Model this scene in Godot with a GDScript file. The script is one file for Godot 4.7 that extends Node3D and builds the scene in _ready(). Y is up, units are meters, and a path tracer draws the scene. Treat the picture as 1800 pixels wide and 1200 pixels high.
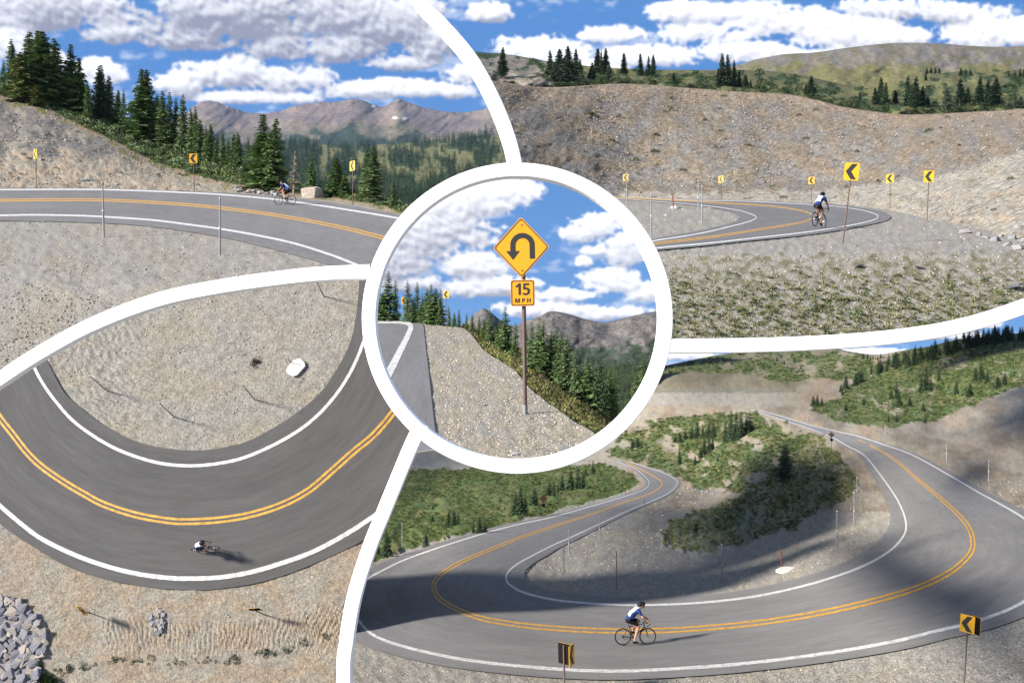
extends Node3D
# A mountain road bend in five landscapes parted by a white hoop with four curved arms. y is up, metres; the eye is at the origin.

const F := 1648.0      # focal length in photo pixels
const HY := 650.0      # photo row of the level horizon
var rng := RandomNumberGenerator.new()
var noise_a := FastNoiseLite.new()
var noise_b := FastNoiseLite.new()
var noise_r := FastNoiseLite.new()
var taken := {}
var mats := {}
var tex := {}

# ---------------------------------------------------------------- camera, sky, sun
func setup_view() -> void:
	var cam := Camera3D.new()
	cam.name = "camera"
	add_child(cam)
	var near := 0.1
	cam.set_frustum(near * 1200.0 / F, Vector2(0, near * (HY - 600.0) / F), near, 20000.0)
	cam.current = true
	var env := Environment.new()
	env.background_mode = Environment.BG_SKY
	env.tonemap_mode = Environment.TONE_MAPPER_LINEAR
	env.tonemap_exposure = 2.2
	env.sdfgi_enabled = true
	env.ssao_enabled = true
	env.ssil_enabled = true
	env.fog_enabled = true
	env.fog_density = 0.00002
	env.fog_light_color = Color(0.62, 0.74, 0.92)
	var sky := Sky.new()
	var pm := PanoramaSkyMaterial.new()
	pm.panorama = ImageTexture.create_from_image(sky_image())
	pm.energy_multiplier = 1.0
	sky.sky_material = pm
	env.sky = sky
	var we := WorldEnvironment.new()
	we.name = "world_environment"
	we.environment = env
	add_child(we)
	var sun := DirectionalLight3D.new()
	sun.name = "sun"
	sun.light_energy = 1.6
	sun.light_color = Color(1.0, 0.965, 0.92)
	sun.light_angular_distance = 7.0
	sun.shadow_enabled = true
	add_child(sun)
	sun.look_at_from_position(Vector3.ZERO, -Vector3(-0.828, 0.423, 0.369), Vector3.UP)

# clouds as ellipses: photo column, row, half width, half height, greyness
const CLOUDS := [
	[90, 25, 150, 55, .95], [20, 75, 60, 40, .1], [190, 60, 70, 28, .5], [420, 30, 190, 60, 1.0], [560, 25, 190, 60, .95], [690, 40, 110, 60, .8],
	[330, 75, 80, 25, .9], [500, 85, 70, 32, .65], [600, 85, 110, 35, .6], [760, 80, 60, 50, .6], [700, 112, 70, 18, .6], [390, 128, 105, 34, .45], [500, 140, 110, 30, .45],
	[170, 130, 50, 30, .2], [60, 110, 60, 30, .2], [640, 158, 90, 22, .3], [760, 160, 110, 20, .3], [300, 150, 60, 25, .3], [450, 172, 110, 16, .3], [820, 130, 50, 30, .3],
	[860, 25, 40, 22, .35], [940, 90, 90, 36, .05], [1080, 60, 70, 20, .1], [1150, 100, 90, 24, .05], [1250, 60, 100, 32, .1], [1230, 25, 90, 24, .3], [1350, 40, 120, 40, .1], [1300, 90, 110, 26, .05],
	[1480, 60, 130, 40, .1], [1590, 15, 110, 24, .5], [1680, 25, 110, 22, .45], [1560, 65, 90, 22, .1], [1740, 60, 110, 40, .1], [1060, 118, 60, 14, .1], [1440, 105, 90, 20, .05],
	[760, 410, 110, 75, .5], [850, 355, 80, 40, .1], [900, 345, 60, 30, .05], [700, 465, 70, 40, .7], [830, 470, 60, 32, .15], [840, 505, 110, 24, .3], [730, 500, 60, 25, .6],
	[1030, 405, 60, 36, .15], [1100, 440, 62, 36, .25], [1050, 440, 34, 14, .2], [1027, 460, 18, 12, .1], [1075, 500, 62, 28, .15], [1000, 520, 70, 14, .2], [1130, 520, 50, 22, .2], [960, 545, 110, 20, .25], [1080, 550, 110, 18, .25],
	[1210, 625, 60, 12, .3], [1540, 620, 110, 9, .3], [1640, 590, 90, 12, .45], [1700, 570, 60, 12, .3], [1480, 600, 70, 9, .3]]

func cloud_at(c: float, r: float) -> float:
	var billow := 0.5 - absf(noise_b.get_noise_2d(c * 2.2 + 90.0, r * 2.9)) * 2.6
	var n := noise_a.get_noise_2d(c * 0.9, r * 1.5) * 0.95 + billow * 0.38 + noise_a.get_noise_2d(c * 5.0, r * 7.0) * 0.2
	var d := -1.0
	for e in CLOUDS:
		var dx: float = (c - e[0]) / (e[2] * 1.1)
		if absf(dx) > 1.35:
			continue
		var dy: float = (r - e[1]) / (e[3] * 1.1)
		if dy > 0.0:
			dy *= 1.4
		d = maxf(d, 1.0 - dx * dx - dy * dy)
	return d + n * 0.8 - 0.12

# greyness and height within the cloud (-1 at its top, 1 at its base)
func cloud_grey(c: float, r: float) -> Vector2:
	var g := Vector2.ZERO
	var w := 0.001
	for e in CLOUDS:
		var dx: float = (c - e[0]) / e[2]
		var dy: float = (r - e[1]) / e[3]
		var k := exp(-(dx * dx + dy * dy) * 1.5)
		g += Vector2(e[4], clampf(dy, -1.0, 1.0)) * k
		w += k
	return g / w

func sky_pixel(dir: Vector3, fine: bool) -> Color:
	var blue := Color(0.040, 0.122, 0.300).lerp(Color(0.092, 0.195, 0.38), clampf(1.0 - dir.y * 3.4, 0.0, 1.0))
	if dir.y < 0.0:
		return Color(0.15, 0.155, 0.16)
	var c := 900.0 + F * dir.x / maxf(-dir.z, 0.02)
	var r := HY - F * dir.y / maxf(-dir.z, 0.02)
	var d := -1.0
	var g := Vector2(0.4, 0.0)
	var up := 0.0
	if fine:
		d = cloud_at(c, r)
		if d > -0.1:
			g = cloud_grey(c, r)
			up = clampf(d - cloud_at(c - 6.0, r - 10.0), -0.5, 0.5)
	else:
		var q := dir * 4.0
		d = noise_a.get_noise_3d(q.x * 160.0, q.y * 260.0, q.z * 160.0) * 2.4 - 0.05
		up = noise_b.get_noise_3d(q.x * 300.0, q.y * 400.0, q.z * 300.0) * 0.6
	var a := smoothstep(-0.04, 0.34, d)
	var lit := clampf(0.75 + up * 0.62 - g.x * 0.62 - g.y * (0.22 + g.x * 0.22) - maxf(d - 0.8, 0.0) * 0.12, 0.0, 1.0)
	var cl := Color(0.150, 0.156, 0.200).lerp(Color(0.66, 0.665, 0.69), lit)
	var wisp := smoothstep(0.12, 0.5, noise_a.get_noise_2d(c * 0.5 + 400.0, r * 1.6) + noise_b.get_noise_2d(c * 2.0, r * 5.0) * 0.4) * 0.35 if fine else 0.0
	return blue.lerp(Color(0.52, 0.54, 0.58), wisp).lerp(cl, a * 0.97)

func sky_image() -> Image:
	var w := 4096
	var h := 2048
	var low := Image.create(256, 128, false, Image.FORMAT_RGBAF)
	for j in 128:
		for i in 256:
			low.set_pixel(i, j, sky_pixel(sky_dir((i + 0.5) / 256.0, (j + 0.5) / 128.0), false))
	low.resize(w, h, Image.INTERPOLATE_CUBIC)
	# the part of the sky in view, computed as finely as the picture needs
	for j in range(760, 1024):
		for k in range(-392, 392):
			var i := posmod(k, w)
			var dir := sky_dir((i + 0.5) / w, (j + 0.5) / h)
			var c := 900.0 + F * dir.x / -dir.z
			var r := HY - F * dir.y / -dir.z
			var edge := minf(minf(smoothstep(-160.0, -60.0, c), smoothstep(1960.0, 1860.0, c)), smoothstep(-120.0, -40.0, r))
			if edge > 0.0:
				var p := sky_pixel(dir, true)
				low.set_pixel(i, j, p if edge >= 1.0 else low.get_pixel(i, j).lerp(p, edge))
	return low

func sky_dir(u: float, v: float) -> Vector3:
	var az := u * TAU
	var el := (0.5 - v) * PI
	return Vector3(sin(az) * cos(el), sin(el), -cos(az) * cos(el))

# ---------------------------------------------------------------- naming and tagging
func numbered(n: String) -> String:
	if not taken.has(n):
		taken[n] = 0
		return n
	taken[n] += 1
	return "%s_%03d" % [n, taken[n]]

func tag(o: Node, label: String, category: String, group := "") -> Node:
	o.set_meta("label", label)
	o.set_meta("category", category)
	if group != "":
		o.set_meta("group", group)
	return o

func thing(called: String, label: String, category: String, at: Vector3, group := "") -> Node3D:
	var o := Node3D.new()
	o.name = numbered(called)
	add_child(o)
	o.position = at
	tag(o, label, category, group)
	return o

func part(called: String, mesh: Mesh, mat: Material, parent: Node, xf := Transform3D.IDENTITY) -> MeshInstance3D:
	var o := MeshInstance3D.new()
	o.name = called
	o.mesh = mesh
	o.material_override = mat
	o.transform = xf
	parent.add_child(o, true)
	return o

func setting(called: String, mesh: Mesh, mat: Material, kind := "structure", label := "", category := "") -> MeshInstance3D:
	var o := MeshInstance3D.new()
	o.name = numbered(called)
	o.mesh = mesh
	o.material_override = mat
	o.set_meta("kind", kind)
	if label != "":
		tag(o, label, category)
	add_child(o)
	return o

func scatter(called: String, mesh: Mesh, mat: Material, xfs: Array, cols: Array, label: String, category: String) -> void:
	if xfs.is_empty():
		return
	var mm := MultiMesh.new()
	mm.transform_format = MultiMesh.TRANSFORM_3D
	mm.use_colors = true
	mm.mesh = mesh
	mm.instance_count = xfs.size()
	for i in xfs.size():
		mm.set_instance_transform(i, xfs[i])
		mm.set_instance_color(i, cols[i])
	var o := MultiMeshInstance3D.new()
	o.name = numbered(called)
	o.multimesh = mm
	o.material_override = mat
	o.set_meta("kind", "stuff")
	tag(o, label, category)
	add_child(o)

# ---------------------------------------------------------------- surfaces
func ray(px: float, py: float) -> Vector3:
	return Vector3((px - 900.0) / F, (HY - py) / F, -1.0)

class Surface:
	var f: Callable
	var up := Vector3.UP
	var gain := 1.0
	var curves := []
	var tps := []
	var w := PackedFloat64Array()
	func s(px: float, py: float) -> float:
		if not curves.is_empty():
			return from_curves(px, py) * gain
		if not tps.is_empty():
			return from_tps(px, py) * gain
		return f.call(px, py) * gain
	func pt(px: float, py: float, lift := 0.0) -> Vector3:
		var d := 1648.0 / maxf(s(px, py), 0.05)
		return Vector3((px - 900.0) / 1648.0, (650.0 - py) / 1648.0, -1.0) * d + up * lift
	static func on(c: Array, px: float) -> Vector2:
		var n := c.size()
		if px <= c[0].x:
			return Vector2(c[0].y, c[0].z)
		for i in range(1, n):
			if px <= c[i].x:
				var t: float = (px - c[i - 1].x) / (c[i].x - c[i - 1].x)
				var a: Vector3 = c[maxi(i - 2, 0)]
				var b: Vector3 = c[mini(i + 1, n - 1)]
				var v: Vector3 = c[i - 1].cubic_interpolate(c[i], a, b, t) if absf(c[i].x - c[i - 1].x) > 12.0 else c[i - 1].lerp(c[i], t)
				return Vector2(v.y, v.z)
		return Vector2(c[n - 1].y, c[n - 1].z)
	func from_curves(px: float, py: float) -> float:
		var p: Vector2 = on(curves[0], px)
		for k in range(1, curves.size()):
			var q: Vector2 = on(curves[k], px)
			if py >= q.x or k == curves.size() - 1:
				var t := (py - p.x) / (q.x - p.x if absf(q.x - p.x) > 0.01 else -0.01)
				return lerpf(p.y, q.y, clampf(t, -0.3, 1.3))
			p = q
		return p.y
	static func phi(r2: float) -> float:
		return 0.0 if r2 < 1e-9 else 0.5 * r2 * log(r2)
	func fit(points: Array) -> void:
		tps = points
		var n := points.size()
		var m := n + 3
		var a := []
		for i in m:
			var row := PackedFloat64Array()
			row.resize(m + 1)
			a.append(row)
		for i in n:
			var p: Vector3 = points[i]
			for j in n:
				var q: Vector3 = points[j]
				var dx := (p.x - q.x) / 300.0
				var dy := (p.y - q.y) / 150.0
				a[i][j] = phi(dx * dx + dy * dy) + (0.004 if i == j else 0.0)
			var e := [1.0, p.x / 300.0, p.y / 150.0]
			for k in 3:
				a[i][n + k] = e[k]
				a[n + k][i] = e[k]
			a[i][m] = p.z
		for c in m:
			var best := c
			for r in range(c + 1, m):
				if absf(a[r][c]) > absf(a[best][c]):
					best = r
			var tmp = a[c]
			a[c] = a[best]
			a[best] = tmp
			for r in range(c + 1, m):
				var k: float = a[r][c] / a[c][c]
				if k != 0.0:
					for j in range(c, m + 1):
						a[r][j] -= k * a[c][j]
		w.resize(m)
		for c in range(m - 1, -1, -1):
			var v: float = a[c][m]
			for j in range(c + 1, m):
				v -= a[c][j] * w[j]
			w[c] = v / a[c][c]
	func from_tps(px: float, py: float) -> float:
		var n := tps.size()
		var x := px / 300.0
		var y := py / 150.0
		var v := w[n] + w[n + 1] * x + w[n + 2] * y
		for i in n:
			var p: Vector3 = tps[i]
			var dx := x - p.x / 300.0
			var dy := y - p.y / 150.0
			var r2 := dx * dx + dy * dy
			if r2 > 1e-9:
				v += w[i] * 0.5 * r2 * log(r2)
		return maxf(v, 1.3)

func curve_y(c: Array, px: float) -> float:
	return Surface.on(c, px).x

func c3(a: Array) -> Array:
	var out := []
	for p in a:
		out.append(Vector3(p[0], p[1], p[2] if p.size() > 2 else 0.0))
	return out

# edges of the five landscapes
var edge1 := c3([[-140, 700], [0, 738], [43, 777], [95, 822], [146, 853], [201, 879], [252, 897], [286, 906]])
var edge2 := c3([[-90, 728], [0, 664], [80, 613], [165, 568], [275, 528], [385, 504], [510, 487], [642, 476]])
var edge3 := c3([[758, 735], [780, 722], [900, 672], [960, 650], [1048, 621], [1130, 607], [1200, 603], [1300, 601]])
var edge4 := c3([[1172, 608], [1333, 606.5], [1480, 600], [1590, 589], [1690, 573], [1790, 544], [1830, 530], [1900, 505]])

func in_hoop(px: float, py: float) -> bool:
	return Vector2(px - 909.5, py - 559.0).length() < 262.0
func keep1(px: float, py: float) -> bool:
	return not in_hoop(px, py) and px < curve_y(edge1, py) and py < (curve_y(edge2, px) if px < 642.0 else 480.0)
func keep2(px: float, py: float) -> bool:
	return not in_hoop(px, py) and px > curve_y(edge1, py) and py < curve_y(edge4, px)
func keep3(px: float, py: float) -> bool:
	return not in_hoop(px, py) and (py > curve_y(edge2, px) if px < 642.0 else py > 480.0) and px < curve_y(edge3, py)
func keep4(px: float, py: float) -> bool:
	return in_hoop(px, py)
func keep5(px: float, py: float) -> bool:
	return not in_hoop(px, py) and px > curve_y(edge3, py) and py > curve_y(edge4, px)
func keep_all(_px: float, _py: float) -> bool:
	return true

# a sheet of ground: columns between two rows, colour and unevenness from callables
func sheet(surf: Surface, x0: float, x1: float, bottom: Array, top: Array, nx: int, ny: int, keep: Callable, colour: Callable, bump: Callable, back := 0.0) -> ArrayMesh:
	var v := PackedVector3Array()
	var col := PackedColorArray()
	var ok := PackedByteArray()
	var rows := ny + 1 + (1 if back > 0.0 else 0)
	for j in rows:
		for i in nx + 1:
			var px := lerpf(x0, x1, float(i) / nx)
			var yb := curve_y(bottom, px)
			var yt := curve_y(top, px)
			var py := lerpf(yb, yt, minf(float(j) / ny, 1.0))
			var p: Vector3 = surf.pt(px, py)
			p += bump.call(px, py, p)
			if j > ny:
				p = v[(j - 1) * (nx + 1) + i] * back + Vector3(0, -p.length() * 0.02, 0)
			v.append(p)
			col.append(colour.call(px, py, p))
			ok.append(1 if keep.call(px, py) and (j < ny or back == 0.0 or keep.call(px, py + 60.0)) else 0)
	var nrm := PackedVector3Array()
	nrm.resize(v.size())
	var w := nx + 1
	for j in rows:
		for i in w:
			var a := v[j * w + maxi(i - 1, 0)]
			var b := v[j * w + mini(i + 1, nx)]
			var c := v[maxi(j - 1, 0) * w + i]
			var d := v[mini(j + 1, rows - 1) * w + i]
			nrm[j * w + i] = (b - a).cross(d - c).normalized()
	var idx := PackedInt32Array()
	for j in rows - 1:
		for i in nx:
			var a := j * w + i
			if (j < ny and (ok[a] or ok[a + 1] or ok[a + w] or ok[a + w + 1])) or (ok[a] and ok[a + 1] and ok[a + w] and ok[a + w + 1]):
				idx.append_array([a, a + w, a + 1, a + 1, a + w, a + w + 1])
	return arrays_mesh(v, nrm, idx, col)

func arrays_mesh(v: PackedVector3Array, n: PackedVector3Array, idx: PackedInt32Array, col := PackedColorArray(), uv := PackedVector2Array()) -> ArrayMesh:
	var arr := []
	arr.resize(Mesh.ARRAY_MAX)
	arr[Mesh.ARRAY_VERTEX] = v
	arr[Mesh.ARRAY_NORMAL] = n
	if not col.is_empty():
		arr[Mesh.ARRAY_COLOR] = col
	if not uv.is_empty():
		arr[Mesh.ARRAY_TEX_UV] = uv
	arr[Mesh.ARRAY_INDEX] = idx
	var m := ArrayMesh.new()
	m.add_surface_from_arrays(Mesh.PRIMITIVE_TRIANGLES, arr)
	return m

# ---------------------------------------------------------------- materials
func speckle(size: int, cell: float, fine: float, contrast: float, seed_: int) -> ImageTexture:
	var n1 := FastNoiseLite.new()
	n1.seed = seed_
	n1.noise_type = FastNoiseLite.TYPE_CELLULAR
	n1.cellular_return_type = FastNoiseLite.RETURN_CELL_VALUE
	n1.frequency = cell
	n1.fractal_octaves = 1
	n1.cellular_jitter = 1.0
	var n2 := FastNoiseLite.new()
	n2.seed = seed_ + 1
	n2.frequency = fine
	n2.fractal_octaves = 5
	var a := n1.get_seamless_image(size, size)
	var b := n2.get_seamless_image(size, size)
	var im := Image.create(size, size, true, Image.FORMAT_RGB8)
	for j in size:
		for i in size:
			var x := a.get_pixel(i, j).r
			var y := b.get_pixel(i, j).r
			var k := clampf(0.80 + (x - 0.5) * contrast + (y - 0.5) * contrast * 1.1, 0.2, 1.0)
			var h := (x * 7.3 - floorf(x * 7.3) - 0.5) * 0.06
			im.set_pixel(i, j, Color(k + h, k, k - h))
	im.generate_mipmaps()
	return ImageTexture.create_from_image(im)

func relief(size: int, freq: float, seed_: int, strength: float, cells := false) -> ImageTexture:
	var n := FastNoiseLite.new()
	n.seed = seed_
	n.frequency = freq
	n.fractal_octaves = 4
	if cells:
		n.noise_type = FastNoiseLite.TYPE_CELLULAR
	var im := n.get_seamless_image(size, size)
	im.convert(Image.FORMAT_RGBA8)
	im.bump_map_to_normal_map(strength)
	im.generate_mipmaps()
	return ImageTexture.create_from_image(im)

func plain(col: Color, rough := 0.8, metal := 0.0) -> StandardMaterial3D:
	var m := StandardMaterial3D.new()
	m.albedo_color = col.linear_to_srgb()
	m.roughness = rough
	m.metallic = metal
	return m

func ground_mat(t: Texture2D, nm: Texture2D, tile: float, bump: float) -> StandardMaterial3D:
	var m := StandardMaterial3D.new()
	m.vertex_color_use_as_albedo = true
	m.albedo_texture = t
	m.uv1_triplanar = true
	m.uv1_world_triplanar = true
	m.uv1_scale = Vector3.ONE / tile
	m.normal_enabled = true
	m.normal_texture = nm
	m.normal_scale = bump
	m.roughness = 0.95
	m.metallic_specular = 0.2
	return m

func tinted(rough := 0.9, back := 0.0) -> StandardMaterial3D:
	var m := StandardMaterial3D.new()
	m.vertex_color_use_as_albedo = true
	m.roughness = rough
	m.metallic_specular = 0.2
	m.cull_mode = BaseMaterial3D.CULL_DISABLED
	if back > 0.0:
		m.backlight_enabled = true
		m.backlight = Color(back, back, back)
	return m

func asphalt_tex() -> ImageTexture:
	# u along the lane, v across it: aggregate, streaks worn along the driving direction
	var w := 1024
	var h := 256
	var n1 := FastNoiseLite.new()
	n1.frequency = 0.35
	n1.fractal_octaves = 3
	var n2 := FastNoiseLite.new()
	n2.seed = 8
	n2.frequency = 0.05
	n2.fractal_octaves = 4
	var a := n1.get_seamless_image(w, h)
	var im := Image.create(w, h, true, Image.FORMAT_RGB8)
	for j in h:
		for i in w:
			var ang := float(i) / w * TAU
			var streak := n2.get_noise_3d(cos(ang) * 22.0, sin(ang) * 22.0, j * 2.2)
			var k := 0.86 + (a.get_pixel(i, j).r - 0.5) * 0.2 + streak * 0.07
			im.set_pixel(i, j, Color(k, k, k))
	im.generate_mipmaps()
	return ImageTexture.create_from_image(im)

func setup_materials() -> void:
	tex.gravel = speckle(1024, 0.16, 0.03, 0.32, 3)
	tex.scree = speckle(1024, 0.12, 0.02, 0.46, 11)
	tex.soft = speckle(512, 0.2, 0.03, 0.35, 21)
	tex.worn = speckle(512, 0.3, 0.02, 0.30, 33)
	tex.bumps = relief(512, 0.08, 5, 6.0)
	mats.gravel = ground_mat(tex.gravel, tex.bumps, 5.0, 0.15)
	mats.scree = ground_mat(tex.scree, tex.bumps, 17.0, 0.35)
	mats.near_gravel = ground_mat(tex.gravel, tex.bumps, 2.6, 0.3)
	mats.mountain = ground_mat(tex.soft, tex.bumps, 700.0, 0.15)
	mats.far_rock = ground_mat(tex.soft, tex.bumps, 160.0, 0.15)
	mats.hill = ground_mat(tex.soft, tex.bumps, 120.0, 0.3)
	var am := StandardMaterial3D.new()
	am.vertex_color_use_as_albedo = true
	am.albedo_texture = asphalt_tex()
	am.roughness = 0.88
	am.metallic_specular = 0.3
	mats.asphalt = am
	mats.white_paint = paint(Color(0.78, 0.78, 0.76))
	mats.yellow_paint = paint(Color(0.74, 0.40, 0.055))
	mats.leaf = tinted(0.85, 0.35)
	mats.bark = plain(Color(0.11, 0.085, 0.065), 0.95)
	mats.rock = tinted(0.9)
	mats.steel = plain(Color(0.20, 0.205, 0.21), 0.6, 0.0)
	mats.brown_post = plain(Color(0.115, 0.075, 0.06), 0.8)
	mats.sign_yellow = plain(Color(0.74, 0.385, 0.008), 0.5)
	mats.sign_black = plain(Color(0.018, 0.018, 0.02), 0.6)
	mats.sign_back = plain(Color(0.013, 0.011, 0.011), 0.7)
	mats.sign_orange = plain(Color(0.78, 0.33, 0.008), 0.45)
	mats.sign_rust = plain(Color(0.16, 0.05, 0.035), 0.8)
	mats.sign_brown = plain(Color(0.055, 0.024, 0.02), 0.8)
	mats.reflector = plain(Color(0.42, 0.43, 0.44), 0.5)
	mats.slab = plain(Color(0.62, 0.60, 0.56), 0.9)
	mats.sign_back.metallic_specular = 0.1
	mats.hoop_white = plain(Color(0.93, 0.93, 0.93), 0.6)

func paint(c: Color) -> StandardMaterial3D:
	var m := StandardMaterial3D.new()
	m.albedo_color = c.linear_to_srgb()
	m.albedo_texture = tex.worn
	m.uv1_triplanar = true
	m.uv1_world_triplanar = true
	m.uv1_scale = Vector3.ONE * 0.3
	m.roughness = 0.7
	return m

# ---------------------------------------------------------------- roads and paint
func smooth(points: Array, n: int) -> Array:
	# points of a Catmull-Rom curve through the given ones, evenly spaced by length
	var dense := []
	var c := points.size()
	for i in c - 1:
		for k in 10:
			var t := k / 10.0
			dense.append(points[i].cubic_interpolate(points[i + 1], points[maxi(i - 1, 0)], points[mini(i + 2, c - 1)], t))
	dense.append(points[c - 1])
	var total := 0.0
	for i in range(1, dense.size()):
		total += dense[i].distance_to(dense[i - 1])
	var out := [dense[0]]
	var step := total / n
	var run := 0.0
	var want := step
	for i in range(1, dense.size()):
		var l: float = dense[i].distance_to(dense[i - 1])
		while run + l >= want and out.size() < n:
			out.append(dense[i - 1].lerp(dense[i], (want - run) / maxf(l, 1e-6)))
			want += step
		run += l
	out.append(dense[dense.size() - 1])
	return out

func v2(a: Array) -> Array:
	var out := []
	for p in a:
		out.append(Vector2(p[0], p[1]))
	return out

# asphalt between two matched edges
func road_mesh(surf: Surface, ea: Array, eb: Array, n: int, across: int, lift: float, keep: Callable, tone: float) -> ArrayMesh:
	var v := PackedVector3Array()
	var uv := PackedVector2Array()
	var ok := PackedByteArray()
	var col := PackedColorArray()
	var run := 0.0
	var last := Vector3.ZERO
	for i in n + 1:
		var a: Vector2 = ea[i]
		var b: Vector2 = eb[i]
		var m: Vector3 = surf.pt((a.x + b.x) / 2, (a.y + b.y) / 2)
		if i > 0:
			run += minf(m.distance_to(last), 30.0)
		last = m
		# mix in inverse depth so that the cross-section is even in metres
		var sa: float = surf.s(a.x, a.y)
		var sb: float = surf.s(b.x, b.y)
		for j in across + 1:
			var t := float(j) / across
			var q := t * sa / lerpf(sb, sa, t)
			var p := a.lerp(b, clampf(q, 0.0, 1.0))
			v.append(surf.pt(p.x, p.y, lift))
			uv.append(Vector2(run / 12.0, t))
			ok.append(1 if keep.call(p.x, p.y) else 0)
			var k := tone * (1.0 + noise_b.get_noise_2d(run * 2.0, j * 30.0) * 0.13 + noise_a.get_noise_2d(run * 20.0, j * 40.0) * 0.10)
			col.append(Color(k, k * 0.985, k * 0.98))
	return strip_mesh(v, uv, ok, col, n, across, surf.up)

func strip_mesh(v: PackedVector3Array, uv: PackedVector2Array, ok: PackedByteArray, col: PackedColorArray, n: int, across: int, up: Vector3) -> ArrayMesh:
	var w := across + 1
	var nrm := PackedVector3Array()
	nrm.resize(v.size())
	var idx := PackedInt32Array()
	for i in n + 1:
		for j in w:
			var d := v[mini(i + 1, n) * w + j] - v[maxi(i - 1, 0) * w + j]
			var e := v[i * w + mini(j + 1, across)] - v[i * w + maxi(j - 1, 0)]
			var k := d.cross(e).normalized()
			nrm[i * w + j] = k if k.dot(up) > 0.0 else -k
	for i in n:
		for j in across:
			var a := i * w + j
			if ok[a] and ok[a + 1] and ok[a + w] and ok[a + w + 1]:
				var f := (v[a + w] - v[a]).cross(v[a + 1] - v[a])
				if f.dot(up) < 0.0:
					idx.append_array([a, a + w, a + 1, a + 1, a + w, a + w + 1])
				else:
					idx.append_array([a, a + 1, a + w, a + 1, a + w + 1, a + w])
	return arrays_mesh(v, nrm, idx, col, uv)

# a painted line: its width and its shift to the side are shares of the local scale, so that foreshortened stretches keep their breadth
func line_mesh(surf: Surface, points: Array, n: int, width: float, shift: float, lift: float, keep: Callable, dash := []) -> ArrayMesh:
	var pts := smooth(v2(points), n)
	var v := PackedVector3Array()
	var uv := PackedVector2Array()
	var ok := PackedByteArray()
	for i in n + 1:
		var t: Vector2 = (pts[mini(i + 1, n)] - pts[maxi(i - 1, 0)]).normalized()
		var side := Vector2(-t.y, t.x)
		var s: float = surf.s(pts[i].x, pts[i].y)
		var wob := 1.0 + noise_b.get_noise_1d(i * 31.0) * 0.10
		var half := maxf(width * s, 0.9) * 0.5 * wob
		for g: float in [-1.0, 1.0]:
			var q: Vector2 = pts[i] + side * (shift * s + g * half)
			v.append(surf.pt(q.x, q.y, lift))
		uv.append_array([Vector2.ZERO, Vector2.ONE])
		var good: bool = keep.call(pts[i].x, pts[i].y)
		if dash.size() == 2 and fmod(float(i), dash[0] + dash[1]) >= dash[0]:
			good = false
		ok.append_array([1 if good else 0, 1 if good else 0])
	return strip_mesh(v, uv, ok, PackedColorArray(), n, 1, surf.up)

# ---------------------------------------------------------------- small shapes
func st() -> SurfaceTool:
	var s := SurfaceTool.new()
	s.begin(Mesh.PRIMITIVE_TRIANGLES)
	return s

func add_tube(s: SurfaceTool, a: Vector3, b: Vector3, ra: float, rb: float, sides := 8, caps := true) -> void:
	var d := (b - a).normalized()
	var u := d.cross(Vector3.UP if absf(d.y) < 0.95 else Vector3.RIGHT).normalized()
	var w := d.cross(u)
	for i in sides:
		var t0 := TAU * i / sides
		var t1 := TAU * (i + 1) / sides
		var n0 := u * cos(t0) + w * sin(t0)
		var n1 := u * cos(t1) + w * sin(t1)
		var p := [a + n0 * ra, b + n0 * rb, a + n1 * ra, b + n1 * rb]
		var nn := [n0, n0, n1, n1]
		for k in [0, 1, 2, 2, 1, 3]:
			s.set_normal(nn[k])
			s.add_vertex(p[k])
		if caps:
			s.set_normal(-d)
			for q in [a, p[0], p[2]]:
				s.add_vertex(q)
			s.set_normal(d)
			for q in [b, p[3], p[1]]:
				s.add_vertex(q)

func tube(a: Vector3, b: Vector3, ra: float, rb := -1.0, sides := 8) -> ArrayMesh:
	var s := st()
	add_tube(s, a, b, ra, ra if rb < 0.0 else rb, sides)
	return s.commit()

# a flat plate of any outline in the xy plane, bevelled, facing +z
func plate(outline: PackedVector2Array, thick: float, z := 0.0, bevel := 0.0) -> ArrayMesh:
	var s := st()
	var tri := Geometry2D.triangulate_polygon(outline)
	var inner := outline
	if bevel > 0.0:
		var o := Geometry2D.offset_polygon(outline, -bevel)
		if o.size() == 1 and o[0].size() == outline.size():
			inner = o[0]
	var cw := Geometry2D.is_polygon_clockwise(outline)
	for k in range(0, tri.size(), 3):
		var a := outline[tri[k]]
		var b := outline[tri[k + 1]]
		var c := outline[tri[k + 2]]
		if (b - a).cross(c - a) > 0.0:
			var q := b
			b = c
			c = q
		s.set_normal(Vector3.BACK)
		for p in [a, b, c]:
			s.add_vertex(Vector3(p.x, p.y, z + thick))
		s.set_normal(Vector3.FORWARD)
		for p in [a, c, b]:
			s.add_vertex(Vector3(p.x, p.y, z))
	var n := outline.size()
	for i in n:
		var a := outline[i]
		var b := outline[(i + 1) % n]
		var e := (b - a).normalized()
		var nn := Vector3(e.y, -e.x, 0) * (-1.0 if cw else 1.0)
		s.set_normal(nn)
		var p := [Vector3(a.x, a.y, z), Vector3(b.x, b.y, z), Vector3(a.x, a.y, z + thick), Vector3(b.x, b.y, z + thick)]
		for k in ([0, 1, 2, 2, 1, 3] if cw else [0, 2, 1, 1, 2, 3]):
			s.add_vertex(p[k])
	return s.commit()

func rounded(w: float, h: float, r: float) -> PackedVector2Array:
	var out := PackedVector2Array()
	for q in 4:
		var c := Vector2((w / 2 - r) * (1 if q in [0, 3] else -1), (h / 2 - r) * (1 if q < 2 else -1))
		for k in 5:
			var a := PI / 2 * (q + k / 4.0)
			out.append(c + Vector2(cos(a), sin(a)) * r)
	return out

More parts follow.
